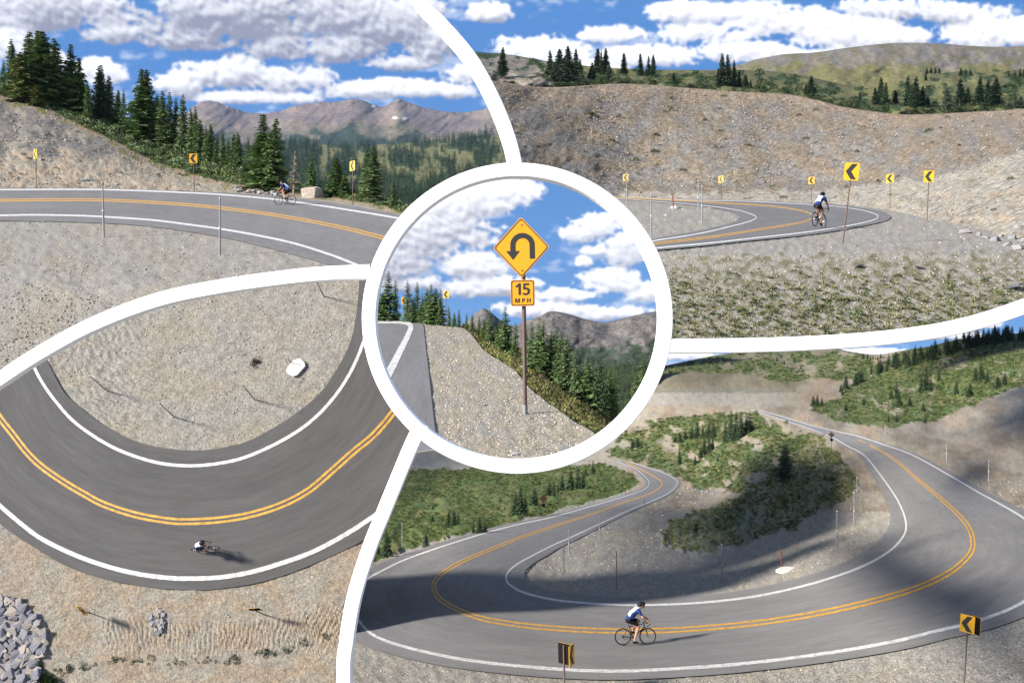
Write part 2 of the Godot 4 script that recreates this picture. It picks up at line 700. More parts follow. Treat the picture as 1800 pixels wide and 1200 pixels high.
func ring_outline(o: PackedVector2Array, width: float, inset: float) -> Array:
	return [Geometry2D.offset_polygon(o, -inset)[0], Geometry2D.offset_polygon(o, -inset - width)[0]]

func frame_plate(outer: PackedVector2Array, inner: PackedVector2Array, thick: float, z: float) -> ArrayMesh:
	var s := st()
	var n := outer.size()
	for i in n:
		var k := (i + 1) % n
		var a := Vector3(outer[i].x, outer[i].y, z + thick)
		var b := Vector3(outer[k].x, outer[k].y, z + thick)
		var c := Vector3(inner[i].x, inner[i].y, z + thick)
		var d := Vector3(inner[k].x, inner[k].y, z + thick)
		s.set_normal(Vector3.BACK)
		for p in [a, c, b, b, c, d]:
			s.add_vertex(p)
	return s.commit()

func scaled(o: PackedVector2Array, k: float) -> PackedVector2Array:
	var out := PackedVector2Array()
	for p in o:
		out.append(p * k)
	return out

func rock_mesh(seed_: int, flat := 0.75) -> ArrayMesh:
	var r := RandomNumberGenerator.new()
	r.seed = seed_
	var pts := []
	for i in 12:
		# broken blocks: the corners of a skewed box, each knocked off a little differently
		var c := Vector3(1 if i & 1 else -1, 1 if i & 2 else -1, 1 if i & 4 else -1)
		if i >= 8:
			c = Vector3(r.randf_range(-1, 1), r.randf_range(-1, 1), r.randf_range(-1, 1)).normalized() * 1.25
		c += Vector3(r.randf_range(-.55, .3), r.randf_range(-.45, .3), r.randf_range(-.55, .55))
		pts.append(Vector3(c.x, c.y * flat, c.z) * r.randf_range(0.23, 0.35))
	var s := st()
	# convex hull by brute force: every facet with all points on one side
	for i in pts.size():
		for j in range(i + 1, pts.size()):
			for k in range(j + 1, pts.size()):
				var n: Vector3 = (pts[j] - pts[i]).cross(pts[k] - pts[i])
				if n.length() < 1e-5:
					continue
				n = n.normalized()
				var d: float = n.dot(pts[i])
				var side := 0
				var good := true
				for m in pts.size():
					if m == i or m == j or m == k:
						continue
					var e: float = n.dot(pts[m]) - d
					var sg := 1 if e > 0.0 else -1
					if side == 0:
						side = sg
					elif side != sg:
						good = false
						break
				if not good:
					continue
				var nn := -n if side > 0 else n
				s.set_normal(nn)
				s.set_color(Color.WHITE)
				for q in ([i, j, k] if side > 0 else [i, k, j]):
					s.add_vertex(pts[q])
	return s.commit()

# ---------------------------------------------------------------- plants
func add_leaf(s: SurfaceTool, at: Vector3, along: Vector3, across: Vector3, col: Color) -> void:
	var n := along.cross(across).normalized()
	if n.y < 0.0:
		n = -n
	s.set_color(col)
	s.set_normal(n)
	for p in [at - across * 0.5, at + along * 0.45 - across * 0.5, at + across * 0.5, at + across * 0.5, at + along * 0.45 - across * 0.5, at + along + across * 0.1]:
		s.add_vertex(p)

# crown of a spruce one metre tall
func spruce_crown(seed_: int, width: float, shape: float, tint: Color, whorls := 30, sprays := 5) -> ArrayMesh:
	var r := RandomNumberGenerator.new()
	r.seed = seed_
	var s := st()
	for w in whorls:
		var h := 0.05 + 0.94 * pow(float(w) / whorls, 0.92)
		var reach := width * pow(1.0 - h, shape) * r.randf_range(0.72, 1.18) + 0.008
		var nb := 5 + r.randi() % 4
		var turn := r.randf() * TAU
		for b in nb:
			if r.randf() < 0.10:
				continue
			var a := turn + TAU * b / nb + r.randf_range(-0.25, 0.25)
			var out := Vector3(cos(a), 0, sin(a))
			var side := Vector3(-sin(a), 0, cos(a))
			var len_ := reach * r.randf_range(0.65, 1.15)
			for k in sprays:
				var t := (k + 0.6) / sprays
				var drop := -0.35 * t * len_ + 0.22 * t * t * len_
				var at := out * len_ * t + Vector3(0, h + drop, 0)
				var size := (len_ * 0.42 * (1.15 - 0.5 * t) + 0.012) * r.randf_range(0.7, 1.2)
				for g: float in [-1.0, 1.0]:
					var dir: Vector3 = (out * r.randf_range(0.5, 0.9) + side * g * r.randf_range(0.5, 0.9) + Vector3(0, r.randf_range(-0.45, 0.15), 0)).normalized()
					var acr: Vector3 = (dir.cross(Vector3.UP) + Vector3(0, r.randf_range(-0.9, 0.9), 0)).normalized()
					add_leaf(s, at, dir * size * 1.15, acr * size * 0.55, tint)
	return s.commit()

func dead_crown(seed_: int) -> ArrayMesh:
	var r := RandomNumberGenerator.new()
	r.seed = seed_
	var s := st()
	for b in 150:
		var h := r.randf_range(0.12, 0.97)
		var a := r.randf() * TAU
		var l := 0.16 * (1.0 - h) * r.randf_range(0.5, 1.2) + 0.015
		add_tube(s, Vector3(0, h, 0), Vector3(cos(a) * l, h - l * 0.3, sin(a) * l), 0.008, 0.003, 4, false)
	return s.commit()

func shrub_mesh(seed_: int, leaves: int, tall: float, leaf: float) -> ArrayMesh:
	var r := RandomNumberGenerator.new()
	r.seed = seed_
	var s := st()
	for i in leaves:
		var a := r.randf() * TAU
		var q := sqrt(r.randf())
		var top := tall * sqrt(maxf(0.0, 1.0 - q * q)) * r.randf_range(0.35, 1.0)
		var at := Vector3(cos(a) * q * 0.5, top, sin(a) * q * 0.5)
		var dir := (Vector3(cos(a) * q, 0.5, sin(a) * q) + Vector3(r.randf_range(-.7, .7), r.randf_range(-.4, .6), r.randf_range(-.7, .7))).normalized()
		var acr := dir.cross(Vector3(r.randf_range(-1, 1), r.randf_range(-1, 1), r.randf_range(-1, 1))).normalized()
		add_leaf(s, at, dir * leaf, acr * leaf * 0.45, Color.WHITE)
	return s.commit()

func tuft_mesh(seed_: int, blades: int) -> ArrayMesh:
	var r := RandomNumberGenerator.new()
	r.seed = seed_
	var s := st()
	for i in blades:
		var a := r.randf() * TAU
		var at := Vector3(cos(a), 0, sin(a)) * r.randf() * 0.25
		var dir := Vector3(cos(a) * r.randf_range(0.1, 0.7), r.randf_range(0.5, 1.0), sin(a) * r.randf_range(0.1, 0.7))
		var acr := dir.cross(Vector3(sin(a), 0.2, -cos(a))).normalized()
		add_leaf(s, at, dir * 0.75, acr * 0.10, Color.WHITE)
	return s.commit()

var crowns := []
var old_crowns := []
var old_wood := false
var trunk_mesh: ArrayMesh
var shrubs := []
var tufts := []
var rocks := []

func setup_plants() -> void:
	var g := Color(0.140, 0.210, 0.085)
	crowns = [spruce_crown(1, 0.23, 0.80, g), spruce_crown(2, 0.18, 0.75, g.lightened(0.02)), spruce_crown(3, 0.27, 0.72, g.darkened(0.1)),
		spruce_crown(4, 0.15, 0.62, g), spruce_crown(5, 0.34, 0.45, Color(0.15, 0.18, 0.065), 22, 6), spruce_crown(6, 0.18, 1.0, g), dead_crown(7)]
	# the older, bluer spruces of the upper slopes
	var old := Color(0.068, 0.108, 0.056)
	old_crowns = [spruce_crown(11, 0.24, 0.80, old), spruce_crown(12, 0.19, 0.75, old), spruce_crown(13, 0.28, 0.72, old), spruce_crown(14, 0.17, 0.62, old), spruce_crown(15, 0.34, 0.45, old.lightened(0.05), 22, 6), spruce_crown(16, 0.2, 1.0, old), crowns[6]]
	var s := st()
	add_tube(s, Vector3(0, -0.06, 0), Vector3(0, 0.55, 0), 0.022, 0.012, 7, false)
	add_tube(s, Vector3(0, 0.55, 0), Vector3(0, 0.985, 0), 0.012, 0.002, 6, false)
	trunk_mesh = s.commit()
	for i in 3:
		shrubs.append(shrub_mesh(30 + i, 110, 0.55, 0.17))
		tufts.append(tuft_mesh(40 + i, 14))
	for i in 6:
		rocks.append(rock_mesh(50 + i, 0.75 if i < 4 else 0.4))
	mats.dead = plain(Color(0.22, 0.19, 0.16), 0.95)

func tree(surf: Surface, px: float, base: float, top: float, kind: int, label: String, group: String, called := "spruce_tree") -> void:
	var at := surf.pt(px, base)
	var h: float = (base - top) / surf.s(px, base)
	var t := thing(called, label, "tree", at, group)
	t.rotation = Vector3(rng.randf_range(-0.04, 0.04), rng.randf() * TAU, rng.randf_range(-0.04, 0.04))
	var wide := rng.randf_range(0.72, 1.28)
	var xf := Transform3D(Basis.from_scale(Vector3(h * wide, h, h * wide)), Vector3.ZERO)
	part("trunk", trunk_mesh, mats.dead if kind == 6 else mats.bark, t, xf)
	part("crown", (old_crowns if old_wood else crowns)[kind], mats.dead if kind == 6 else mats.leaf, t, xf)

func on_ground(surf: Surface, px: float, py: float, size: float, flat := 1.0, tilt := 0.5) -> Transform3D:
	var b := Basis.from_euler(Vector3(rng.randf_range(-tilt, tilt), rng.randf() * TAU, rng.randf_range(-tilt, tilt)))
	if surf.up != Vector3.UP:
		b = Basis(Quaternion(Vector3.UP, surf.up)) * b
	b = b * Basis.from_scale(Vector3(size * rng.randf_range(0.8, 1.25), size * flat, size * rng.randf_range(0.8, 1.25)))
	return Transform3D(b, surf.pt(px, py))

# copies strewn over an area of the picture
func strew(called: String, meshes: Array, mat: Material, surf: Surface, area: Array, count: int, px_size: Vector2, inside: Callable, tints: Array, label: String, category: String, tilt := 0.5, flat := 1.0) -> void:
	var buckets := []
	for m in meshes:
		buckets.append([[], []])
	var tries := 0
	var made := 0
	while made < count and tries < count * 12:
		tries += 1
		var px := rng.randf_range(area[0], area[2])
		var py := rng.randf_range(area[1], area[3])
		if not inside.call(px, py):
			continue
		var size: float = lerpf(px_size.x, px_size.y, pow(rng.randf(), 2.2)) / surf.s(px, py)
		var b: Array = buckets[rng.randi() % meshes.size()]
		b[0].append(on_ground(surf, px, py, size, flat, tilt))
		var c: Color = tints[rng.randi() % tints.size()]
		var k := rng.randf_range(0.75, 1.25)
		b[1].append(Color(c.r * k, c.g * k, c.b * k))
		made += 1
	for i in meshes.size():
		scatter(called, meshes[i], mat, buckets[i][0], buckets[i][1], label, category)

func poly(a: Array) -> PackedVector2Array:
	var out := PackedVector2Array()
	for p in a:
		out.append(Vector2(p[0], p[1]))
	return out

func within(p: PackedVector2Array, px: float, py: float, jitter := 0.0) -> bool:
	var j := Vector2(noise_a.get_noise_2d(px * 4.0, py * 4.0), noise_a.get_noise_2d(px * 4.0 + 700.0, py * 4.0)) * jitter if jitter > 0.0 else Vector2.ZERO
	return Geometry2D.is_point_in_polygon(Vector2(px, py) + j, p)

# ---------------------------------------------------------------- hoop, signs, poles
func flat_at(px: float, py: float, d: float) -> Vector2:
	return Vector2((px - 900.0) * d / F, (HY - py) * d / F)

func band_mesh(centre: Array, widths: Array, front: float, thick: float) -> ArrayMesh:
	# a bevelled bar of changing width that follows a curve in the xy plane
	var n := centre.size()
	var prof := [[-0.5, 0.0], [-0.5, 0.8], [-0.44, 1.0], [0.44, 1.0], [0.5, 0.8], [0.5, 0.0]]
	var s := st()
	for i in n - 1:
		var rows := []
		for k in [i, i + 1]:
			var t: Vector2 = (centre[mini(k + 1, n - 1)] - centre[maxi(k - 1, 0)]).normalized()
			var side := Vector2(t.y, -t.x)
			var row := []
			for p in prof:
				var q: Vector2 = centre[k] + side * p[0] * widths[k]
				row.append(Vector3(q.x, q.y, front - thick * (1.0 - p[1])))
			rows.append(row)
		for j in prof.size():
			var m := (j + 1) % prof.size()
			var a: Vector3 = rows[0][j]
			var b: Vector3 = rows[0][m]
			var c: Vector3 = rows[1][j]
			var d: Vector3 = rows[1][m]
			s.set_normal((b - a).cross(c - a).normalized())
			for p in [a, c, b, b, c, d]:
				s.add_vertex(p)
	return s.commit()

func build_hoop() -> void:
	var d := 11.0
	var root := thing("divider_hoop", "tall white hoop with four long curved arms standing between the landscapes", "divider", Vector3.ZERO)
	var c := []
	var w := []
	for i in 129:
		var a := TAU * i / 128.0
		c.append(flat_at(909.5 + 261.5 * cos(a), 559.0 + 261.5 * sin(a), d))
		w.append(25.5 * d / F)
	part("hoop", band_mesh(c, w, -d, 0.14), mats.hoop_white, root)
	var arms := [
		[[660, -260], [700, -80], [738, 0], [777, 43], [822, 95], [853, 146], [879, 201], [897, 252], [907, 296]],
		[[-900, 1960], [-700, 1500], [-420, 1060], [-180, 790], [0, 664], [80, 613], [165, 568], [275, 527], [385, 503.5], [510, 486], [578, 480], [650, 477]],
		[[640, 1960], [612, 1500], [603.5, 1200], [608, 1130], [622, 1048], [648, 965], [674, 900], [722, 784], [742, 745]],
		[[2500, 150], [2150, 372], [1950, 481], [1790, 544], [1690, 573.5], [1590, 590], [1480, 600], [1333, 606.5], [1166, 608]]]
	for a in arms:
		var pts := smooth(v2(a), 90)
		var cc := []
		var ww := []
		for p in pts:
			cc.append(flat_at(p.x, p.y, d + 0.004))
			ww.append(26.0 * d / F)
		part("arm", band_mesh(cc, ww, -d - 0.004, 0.13), mats.hoop_white, root)

func to_eye(p: Vector3) -> float:
	return atan2(-p.x, -p.z)

func stand(o: Node3D, surf: Surface, turn: float, lean := 0.0) -> void:
	var b := Basis(Vector3.UP, turn) * Basis(Vector3.BACK, lean)
	if surf.up != Vector3.UP:
		b = Basis(Quaternion(Vector3.UP, surf.up)) * b
	o.basis = b

func chevron_shape(w: float, h: float, to_side: float) -> PackedVector2Array:
	var out := PackedVector2Array()
	for p in [[-.40, 0.0], [-.02, .44], [.36, .44], [-.02, 0.0], [.36, -.44], [-.02, -.44]]:
		out.append(Vector2(p[0] * w * to_side, p[1] * h))
	return out

func chevron_sign(surf: Surface, px: float, base: float, top: float, panel_px: float, turn: float, lean: float, label: String, group: String, second := 0.0, aside := 0.0, to_side := 1.0) -> void:
	var s := surf.s(px, base)
	var at := surf.pt(px, base)
	var h := (base - top) / s
	var ph := panel_px / s
	var pw := ph * 0.8
	var o := thing("chevron_sign", label, "sign", at, group)
	stand(o, surf, to_eye(at) + turn, lean)
	var r := ph * 0.045
	part("post", tube(Vector3(0, -0.25, -r), Vector3(0, h - ph * 0.08, -r), r, r, 6), mats.brown_post, o)
	var faces := [0.0]
	if second != 0.0:
		faces.append(second)
	for a in faces:
		var xf := Transform3D(Basis(Vector3.UP, a), Vector3(0, h - ph / 2, 0)) * Transform3D(Basis.IDENTITY, Vector3(0.0, 0, 0.012 if a == 0.0 else r * 2.0))
		if a != 0.0:
			xf.origin.x += aside * pw
		var panel := part("panel", plate(rounded(pw, ph, ph * 0.05), ph * 0.02), mats.sign_yellow, o, xf)
		part("chevron", plate(chevron_shape(pw, ph, to_side), ph * 0.006, ph * 0.021), mats.sign_black, panel)
		part("back", plate(rounded(pw * 0.99, ph * 0.99, ph * 0.05), ph * 0.006, -ph * 0.009), mats.sign_back, panel)
		for k in [-1, 1]:
			part("bolt", tube(Vector3(0, k * ph * 0.4, ph * 0.02), Vector3(0, k * ph * 0.4, ph * 0.036), ph * 0.018, -1.0, 6), mats.steel, panel)

func snow_pole(surf: Surface, px: float, base: float, top: float, label: String, group: String, h := 0.0, lean := 0.0) -> void:
	var at := surf.pt(px, base)
	if h == 0.0:
		h = (base - top) / surf.s(px, base)
	var o := thing("snow_pole", label, "pole", at, group)
	stand(o, surf, to_eye(at), lean)
	var r := maxf(h * 0.013, 0.7 / surf.s(px, base))
	part("sleeve", tube(Vector3(0, -0.2, 0), Vector3(0, h * 0.48, 0), r * 1.25, -1.0, 8), mats.steel, o)
	part("rod", tube(Vector3(0, h * 0.48, 0), Vector3(0, h, 0), r, r * 0.9, 8), mats.steel, o)
	part("clamp", tube(Vector3(0, h * 0.46, 0), Vector3(0, h * 0.5, 0), r * 1.7, -1.0, 8), mats.reflector, o)
	part("cap", tube(Vector3(0, h * 0.985, 0), Vector3(0, h * 1.01, 0), r * 1.3, -1.0, 8), mats.reflector, o)

func text_mesh(t: String, height: float) -> TextMesh:
	var m := TextMesh.new()
	var f := SystemFont.new()
	f.font_names = PackedStringArray(["Droid Sans"])
	f.font_weight = 700
	m.font = f
	m.text = t
	m.font_size = 64
	m.pixel_size = height / 46.0
	m.depth = 0.004
	return m

func u_arrow(k: float) -> PackedVector2Array:
	# an arrow that rises on one side, turns over and comes down pointing at the ground
	var out := PackedVector2Array()
	var ro := 0.215
	var ri := 0.125
	var c := Vector2(0.02, 0.04)
	out.append(Vector2(c.x + ro, -0.20))
	for i in 17:
		var a := PI * i / 16.0
		out.append(c + Vector2(cos(a), sin(a)) * ro)
	out.append(Vector2(c.x - ro, -0.06))
	out.append(Vector2(c.x - ro - 0.075, -0.06))
	out.append(Vector2(c.x - (ro + ri) / 2, -0.215))
	out.append(Vector2(c.x - ri + 0.075, -0.06))
	out.append(Vector2(c.x - ri, -0.06))
	for i in 17:
		var a := PI - PI * i / 16.0
		out.append(c + Vector2(cos(a), sin(a)) * ri)
	out.append(Vector2(c.x + ri, -0.20))
	return scaled(out, k)

func turn_sign(surf: Surface, px: float, base: float) -> void:
	var s := surf.s(px, base)
	var at := surf.pt(px, base)
	var o := thing("turn_warning_sign", "orange diamond sign with black hairpin arrow above a 15 MPH plate", "sign", at)
	stand(o, surf, to_eye(at) - 0.06, 0.012)
	var m := 1.0 / s
	var r := 3.6 * m
	part("post", tube(Vector3(0, 16 * m, -r), Vector3(0, 340 * m, -r), r, -1.0, 4), mats.brown_post, o)
	part("post_sleeve", tube(Vector3(0, -12 * m, -r), Vector3(0, 16 * m, -r), r * 1.25, -1.0, 4), mats.steel, o)
	var side := 74.5 * m
	var dia := rounded(side, side, side * 0.06)
	var turn := Transform2D(PI / 4, Vector2.ZERO)
	var shape := PackedVector2Array()
	for p in dia:
		shape.append(turn * p)
	for i in shape.size():
		shape[i] = shape[i] * Vector2(0.945, 1.02)
	var panel := part("diamond_panel", plate(shape, 0.02), mats.sign_orange, o, Transform3D(Basis.IDENTITY, Vector3(-3.0 * m, 293 * m, 0.01)))
	part("border", frame_plate(scaled(shape, 0.965), scaled(shape, 0.925), 0.003, 0.0205), mats.sign_black, panel)
	part("arrow", plate(u_arrow(100 * m), 0.004, 0.0215), mats.sign_black, panel)
	for k in [-1, 1]:
		part("bolt", tube(Vector3(0, k * 40 * m, 0.02), Vector3(0, k * 40 * m, 0.035), 1.4 * m, -1.0, 8), mats.steel, panel)
	part("back", plate(scaled(shape, 0.99), 0.004, -0.005), mats.sign_back, panel)
	var ps := rounded(42 * m, 46 * m, 3.5 * m)
	var pl := part("speed_plate", plate(ps, 0.02), mats.sign_orange, o, Transform3D(Basis.IDENTITY, Vector3(-1.5 * m, 213 * m, 0.01)))
	part("border", frame_plate(scaled(ps, 0.95), scaled(ps, 0.885), 0.003, 0.0205), mats.sign_black, pl)
	for q in [["1", -6.8], ["5", 6.2]]:
		part("numeral", text_mesh(q[0], 20.5 * m), mats.sign_black, pl, Transform3D(Basis.from_scale(Vector3(0.95, 1.0, 1.0)), Vector3(q[1] * m, 6.5 * m, 0.0225)))
	for q in [["M", -9.5], ["P", 1.0], ["H", 10.5]]:
		part("letter", text_mesh(q[0], 7.8 * m), mats.sign_black, pl, Transform3D(Basis.from_scale(Vector3(1.05, 1.0, 1.0)), Vector3(q[1] * m, -13.2 * m, 0.0225)))
	part("back", plate(scaled(ps, 0.99), 0.004, -0.005), mats.sign_back, pl)

# the back of a diamond warning sign with its plate
func sign_from_behind(surf: Surface, px: float, base: float, top: float, label: String) -> void:
	var at := surf.pt(px, base)
	var h := (base - top) / surf.s(px, base)
	var o := thing("warning_sign", label, "sign", at)
	stand(o, surf, to_eye(at) + 0.15)
	part("post", tube(Vector3(0, -0.3, 0.04), Vector3(0, h * 0.96, 0.04), h * 0.018, -1.0, 6), mats.brown_post, o)
	var shape := PackedVector2Array()
	for p in rounded(h * 0.26, h * 0.26, h * 0.012):
		shape.append(Transform2D(PI / 4, Vector2.ZERO) * p)
	part("diamond_panel", plate(shape, 0.02), mats.sign_brown, o, Transform3D(Basis.IDENTITY, Vector3(0, h * 0.8, 0.02 + h * 0.02)))
	part("speed_plate", plate(rounded(h * 0.16, h * 0.17, h * 0.012), 0.02), mats.sign_back, o, Transform3D(Basis.IDENTITY, Vector3(0, h * 0.51, 0.02 + h * 0.02)))

# ---------------------------------------------------------------- cyclist
# surface nets over a smooth union of tapered capsules [a, b, radius at a, radius at b]
func net_mesh(caps: Array, cell: float, blend: float, paint_: Callable, into: SurfaceTool = null) -> ArrayMesh:
	var lo := Vector3.ONE * 1e9
	var hi := -lo
	for c in caps:
		for e in [0, 1]:
			var r: float = c[2 + e] + cell * 2.0 + blend * 0.4
			lo = lo.min(c[e] - Vector3.ONE * r)
			hi = hi.max(c[e] + Vector3.ONE * r)
	var n := Vector3i(((hi - lo) / cell).ceil()) + Vector3i.ONE
	var field := PackedFloat32Array()
	field.resize(n.x * n.y * n.z)
	field.fill(9.0)
	for c in caps:
		var a: Vector3 = c[0]
		var b: Vector3 = c[1]
		var ra: float = c[2]
		var rb: float = c[3]
		var reach := maxf(ra, rb) + blend + cell * 2.0
		var l3 := Vector3i(((a.min(b) - Vector3.ONE * reach - lo) / cell).floor()).clamp(Vector3i.ZERO, n - Vector3i.ONE)
		var h3 := Vector3i(((a.max(b) + Vector3.ONE * reach - lo) / cell).ceil()).clamp(Vector3i.ZERO, n - Vector3i.ONE)
		var ab := b - a
		var inv := 1.0 / maxf(ab.length_squared(), 1e-9)
		for z in range(l3.z, h3.z + 1):
			for y in range(l3.y, h3.y + 1):
				for x in range(l3.x, h3.x + 1):
					var p := lo + Vector3(x, y, z) * cell
					var t := clampf((p - a).dot(ab) * inv, 0.0, 1.0)
					var d := p.distance_to(a + ab * t) - lerpf(ra, rb, t)
					var k := (z * n.y + y) * n.x + x
					var o := field[k]
					if o > 8.0:
						field[k] = d
					else:
						var q := maxf(blend - absf(o - d), 0.0) / blend
						field[k] = minf(o, d) - q * q * blend * 0.25
	var s := into if into else st()
	var at := {}
	var off := [Vector3i(0, 0, 0), Vector3i(1, 0, 0), Vector3i(0, 1, 0), Vector3i(1, 1, 0), Vector3i(0, 0, 1), Vector3i(1, 0, 1), Vector3i(0, 1, 1), Vector3i(1, 1, 1)]
	var edges := [[0, 1], [2, 3], [4, 5], [6, 7], [0, 2], [1, 3], [4, 6], [5, 7], [0, 4], [1, 5], [2, 6], [3, 7]]
	for z in n.z - 1:
		for y in n.y - 1:
			for x in n.x - 1:
				var k := (z * n.y + y) * n.x + x
				var first := field[k] < 0.0
				var mixed := false
				if (field[k + 1] < 0.0) != first or (field[k + n.x] < 0.0) != first or (field[k + n.x + 1] < 0.0) != first:
					mixed = true
				else:
					var m := k + n.x * n.y
					mixed = (field[m] < 0.0) != first or (field[m + 1] < 0.0) != first or (field[m + n.x] < 0.0) != first or (field[m + n.x + 1] < 0.0) != first
				if not mixed:
					continue
				var sum := Vector3.ZERO
				var cnt := 0
				for e in edges:
					var p0: Vector3i = off[e[0]]
					var p1: Vector3i = off[e[1]]
					var f0 := field[((z + p0.z) * n.y + y + p0.y) * n.x + x + p0.x]
					var f1 := field[((z + p1.z) * n.y + y + p1.y) * n.x + x + p1.x]
					if (f0 < 0.0) != (f1 < 0.0):
						sum += Vector3(p0).lerp(Vector3(p1), f0 / (f0 - f1))
						cnt += 1
				at[k] = lo + (Vector3(x, y, z) + sum / cnt) * cell
	var quad := func(a, b, c, d, flip):
		if not (at.has(a) and at.has(b) and at.has(c) and at.has(d)):
			return
		for q in ([a, c, b, a, d, c] if flip else [a, b, c, a, c, d]):
			var p: Vector3 = at[q]
			s.set_color(paint_.call(p))
			s.set_smooth_group(0)
			s.add_vertex(p)
	var sx := 1
	var sy := n.x
	var sz := n.x * n.y
	for z in range(1, n.z - 1):
		for y in range(1, n.y - 1):
			for x in range(1, n.x - 1):
				var k := (z * n.y + y) * n.x + x
				var f := field[k] < 0.0
				if (field[k + sx] < 0.0) != f:
					quad.call(k - sy - sz, k - sz, k, k - sy, f)
				if (field[k + sy] < 0.0) != f:
					quad.call(k - sx - sz, k - sx, k, k - sz, f)
				if (field[k + sz] < 0.0) != f:
					quad.call(k - sx - sy, k - sy, k, k - sx, f)
	if into:
		return null
	s.index()
	s.generate_normals()
	return s.commit()

func torus(c: Vector3, r: float, tr: float, seg := 40, sides := 8) -> ArrayMesh:
	var s := st()
	for i in seg:
		for j in sides:
			var q := []
			var qn := []
			for e in [[0, 0], [1, 0], [0, 1], [1, 1]]:
				var a: float = TAU * (i + e[0]) / seg
				var b: float = TAU * (j + e[1]) / sides
				var o := Vector3(cos(a), sin(a), 0)
				var nn := o * cos(b) + Vector3(0, 0, sin(b))
				q.append(c + o * r + nn * tr)
				qn.append(nn)
			for k in [0, 2, 1, 1, 2, 3]:
				s.set_normal(qn[k])
				s.add_vertex(q[k])
	return s.commit()

func bars(list: Array, sides := 8) -> ArrayMesh:
	var s := st()
	for b in list:
		add_tube(s, b[0], b[1], b[2], b[3] if b.size() > 3 else b[2], sides)
	return s.commit()

var bike_proto: Node3D
var rider_proto: Node3D

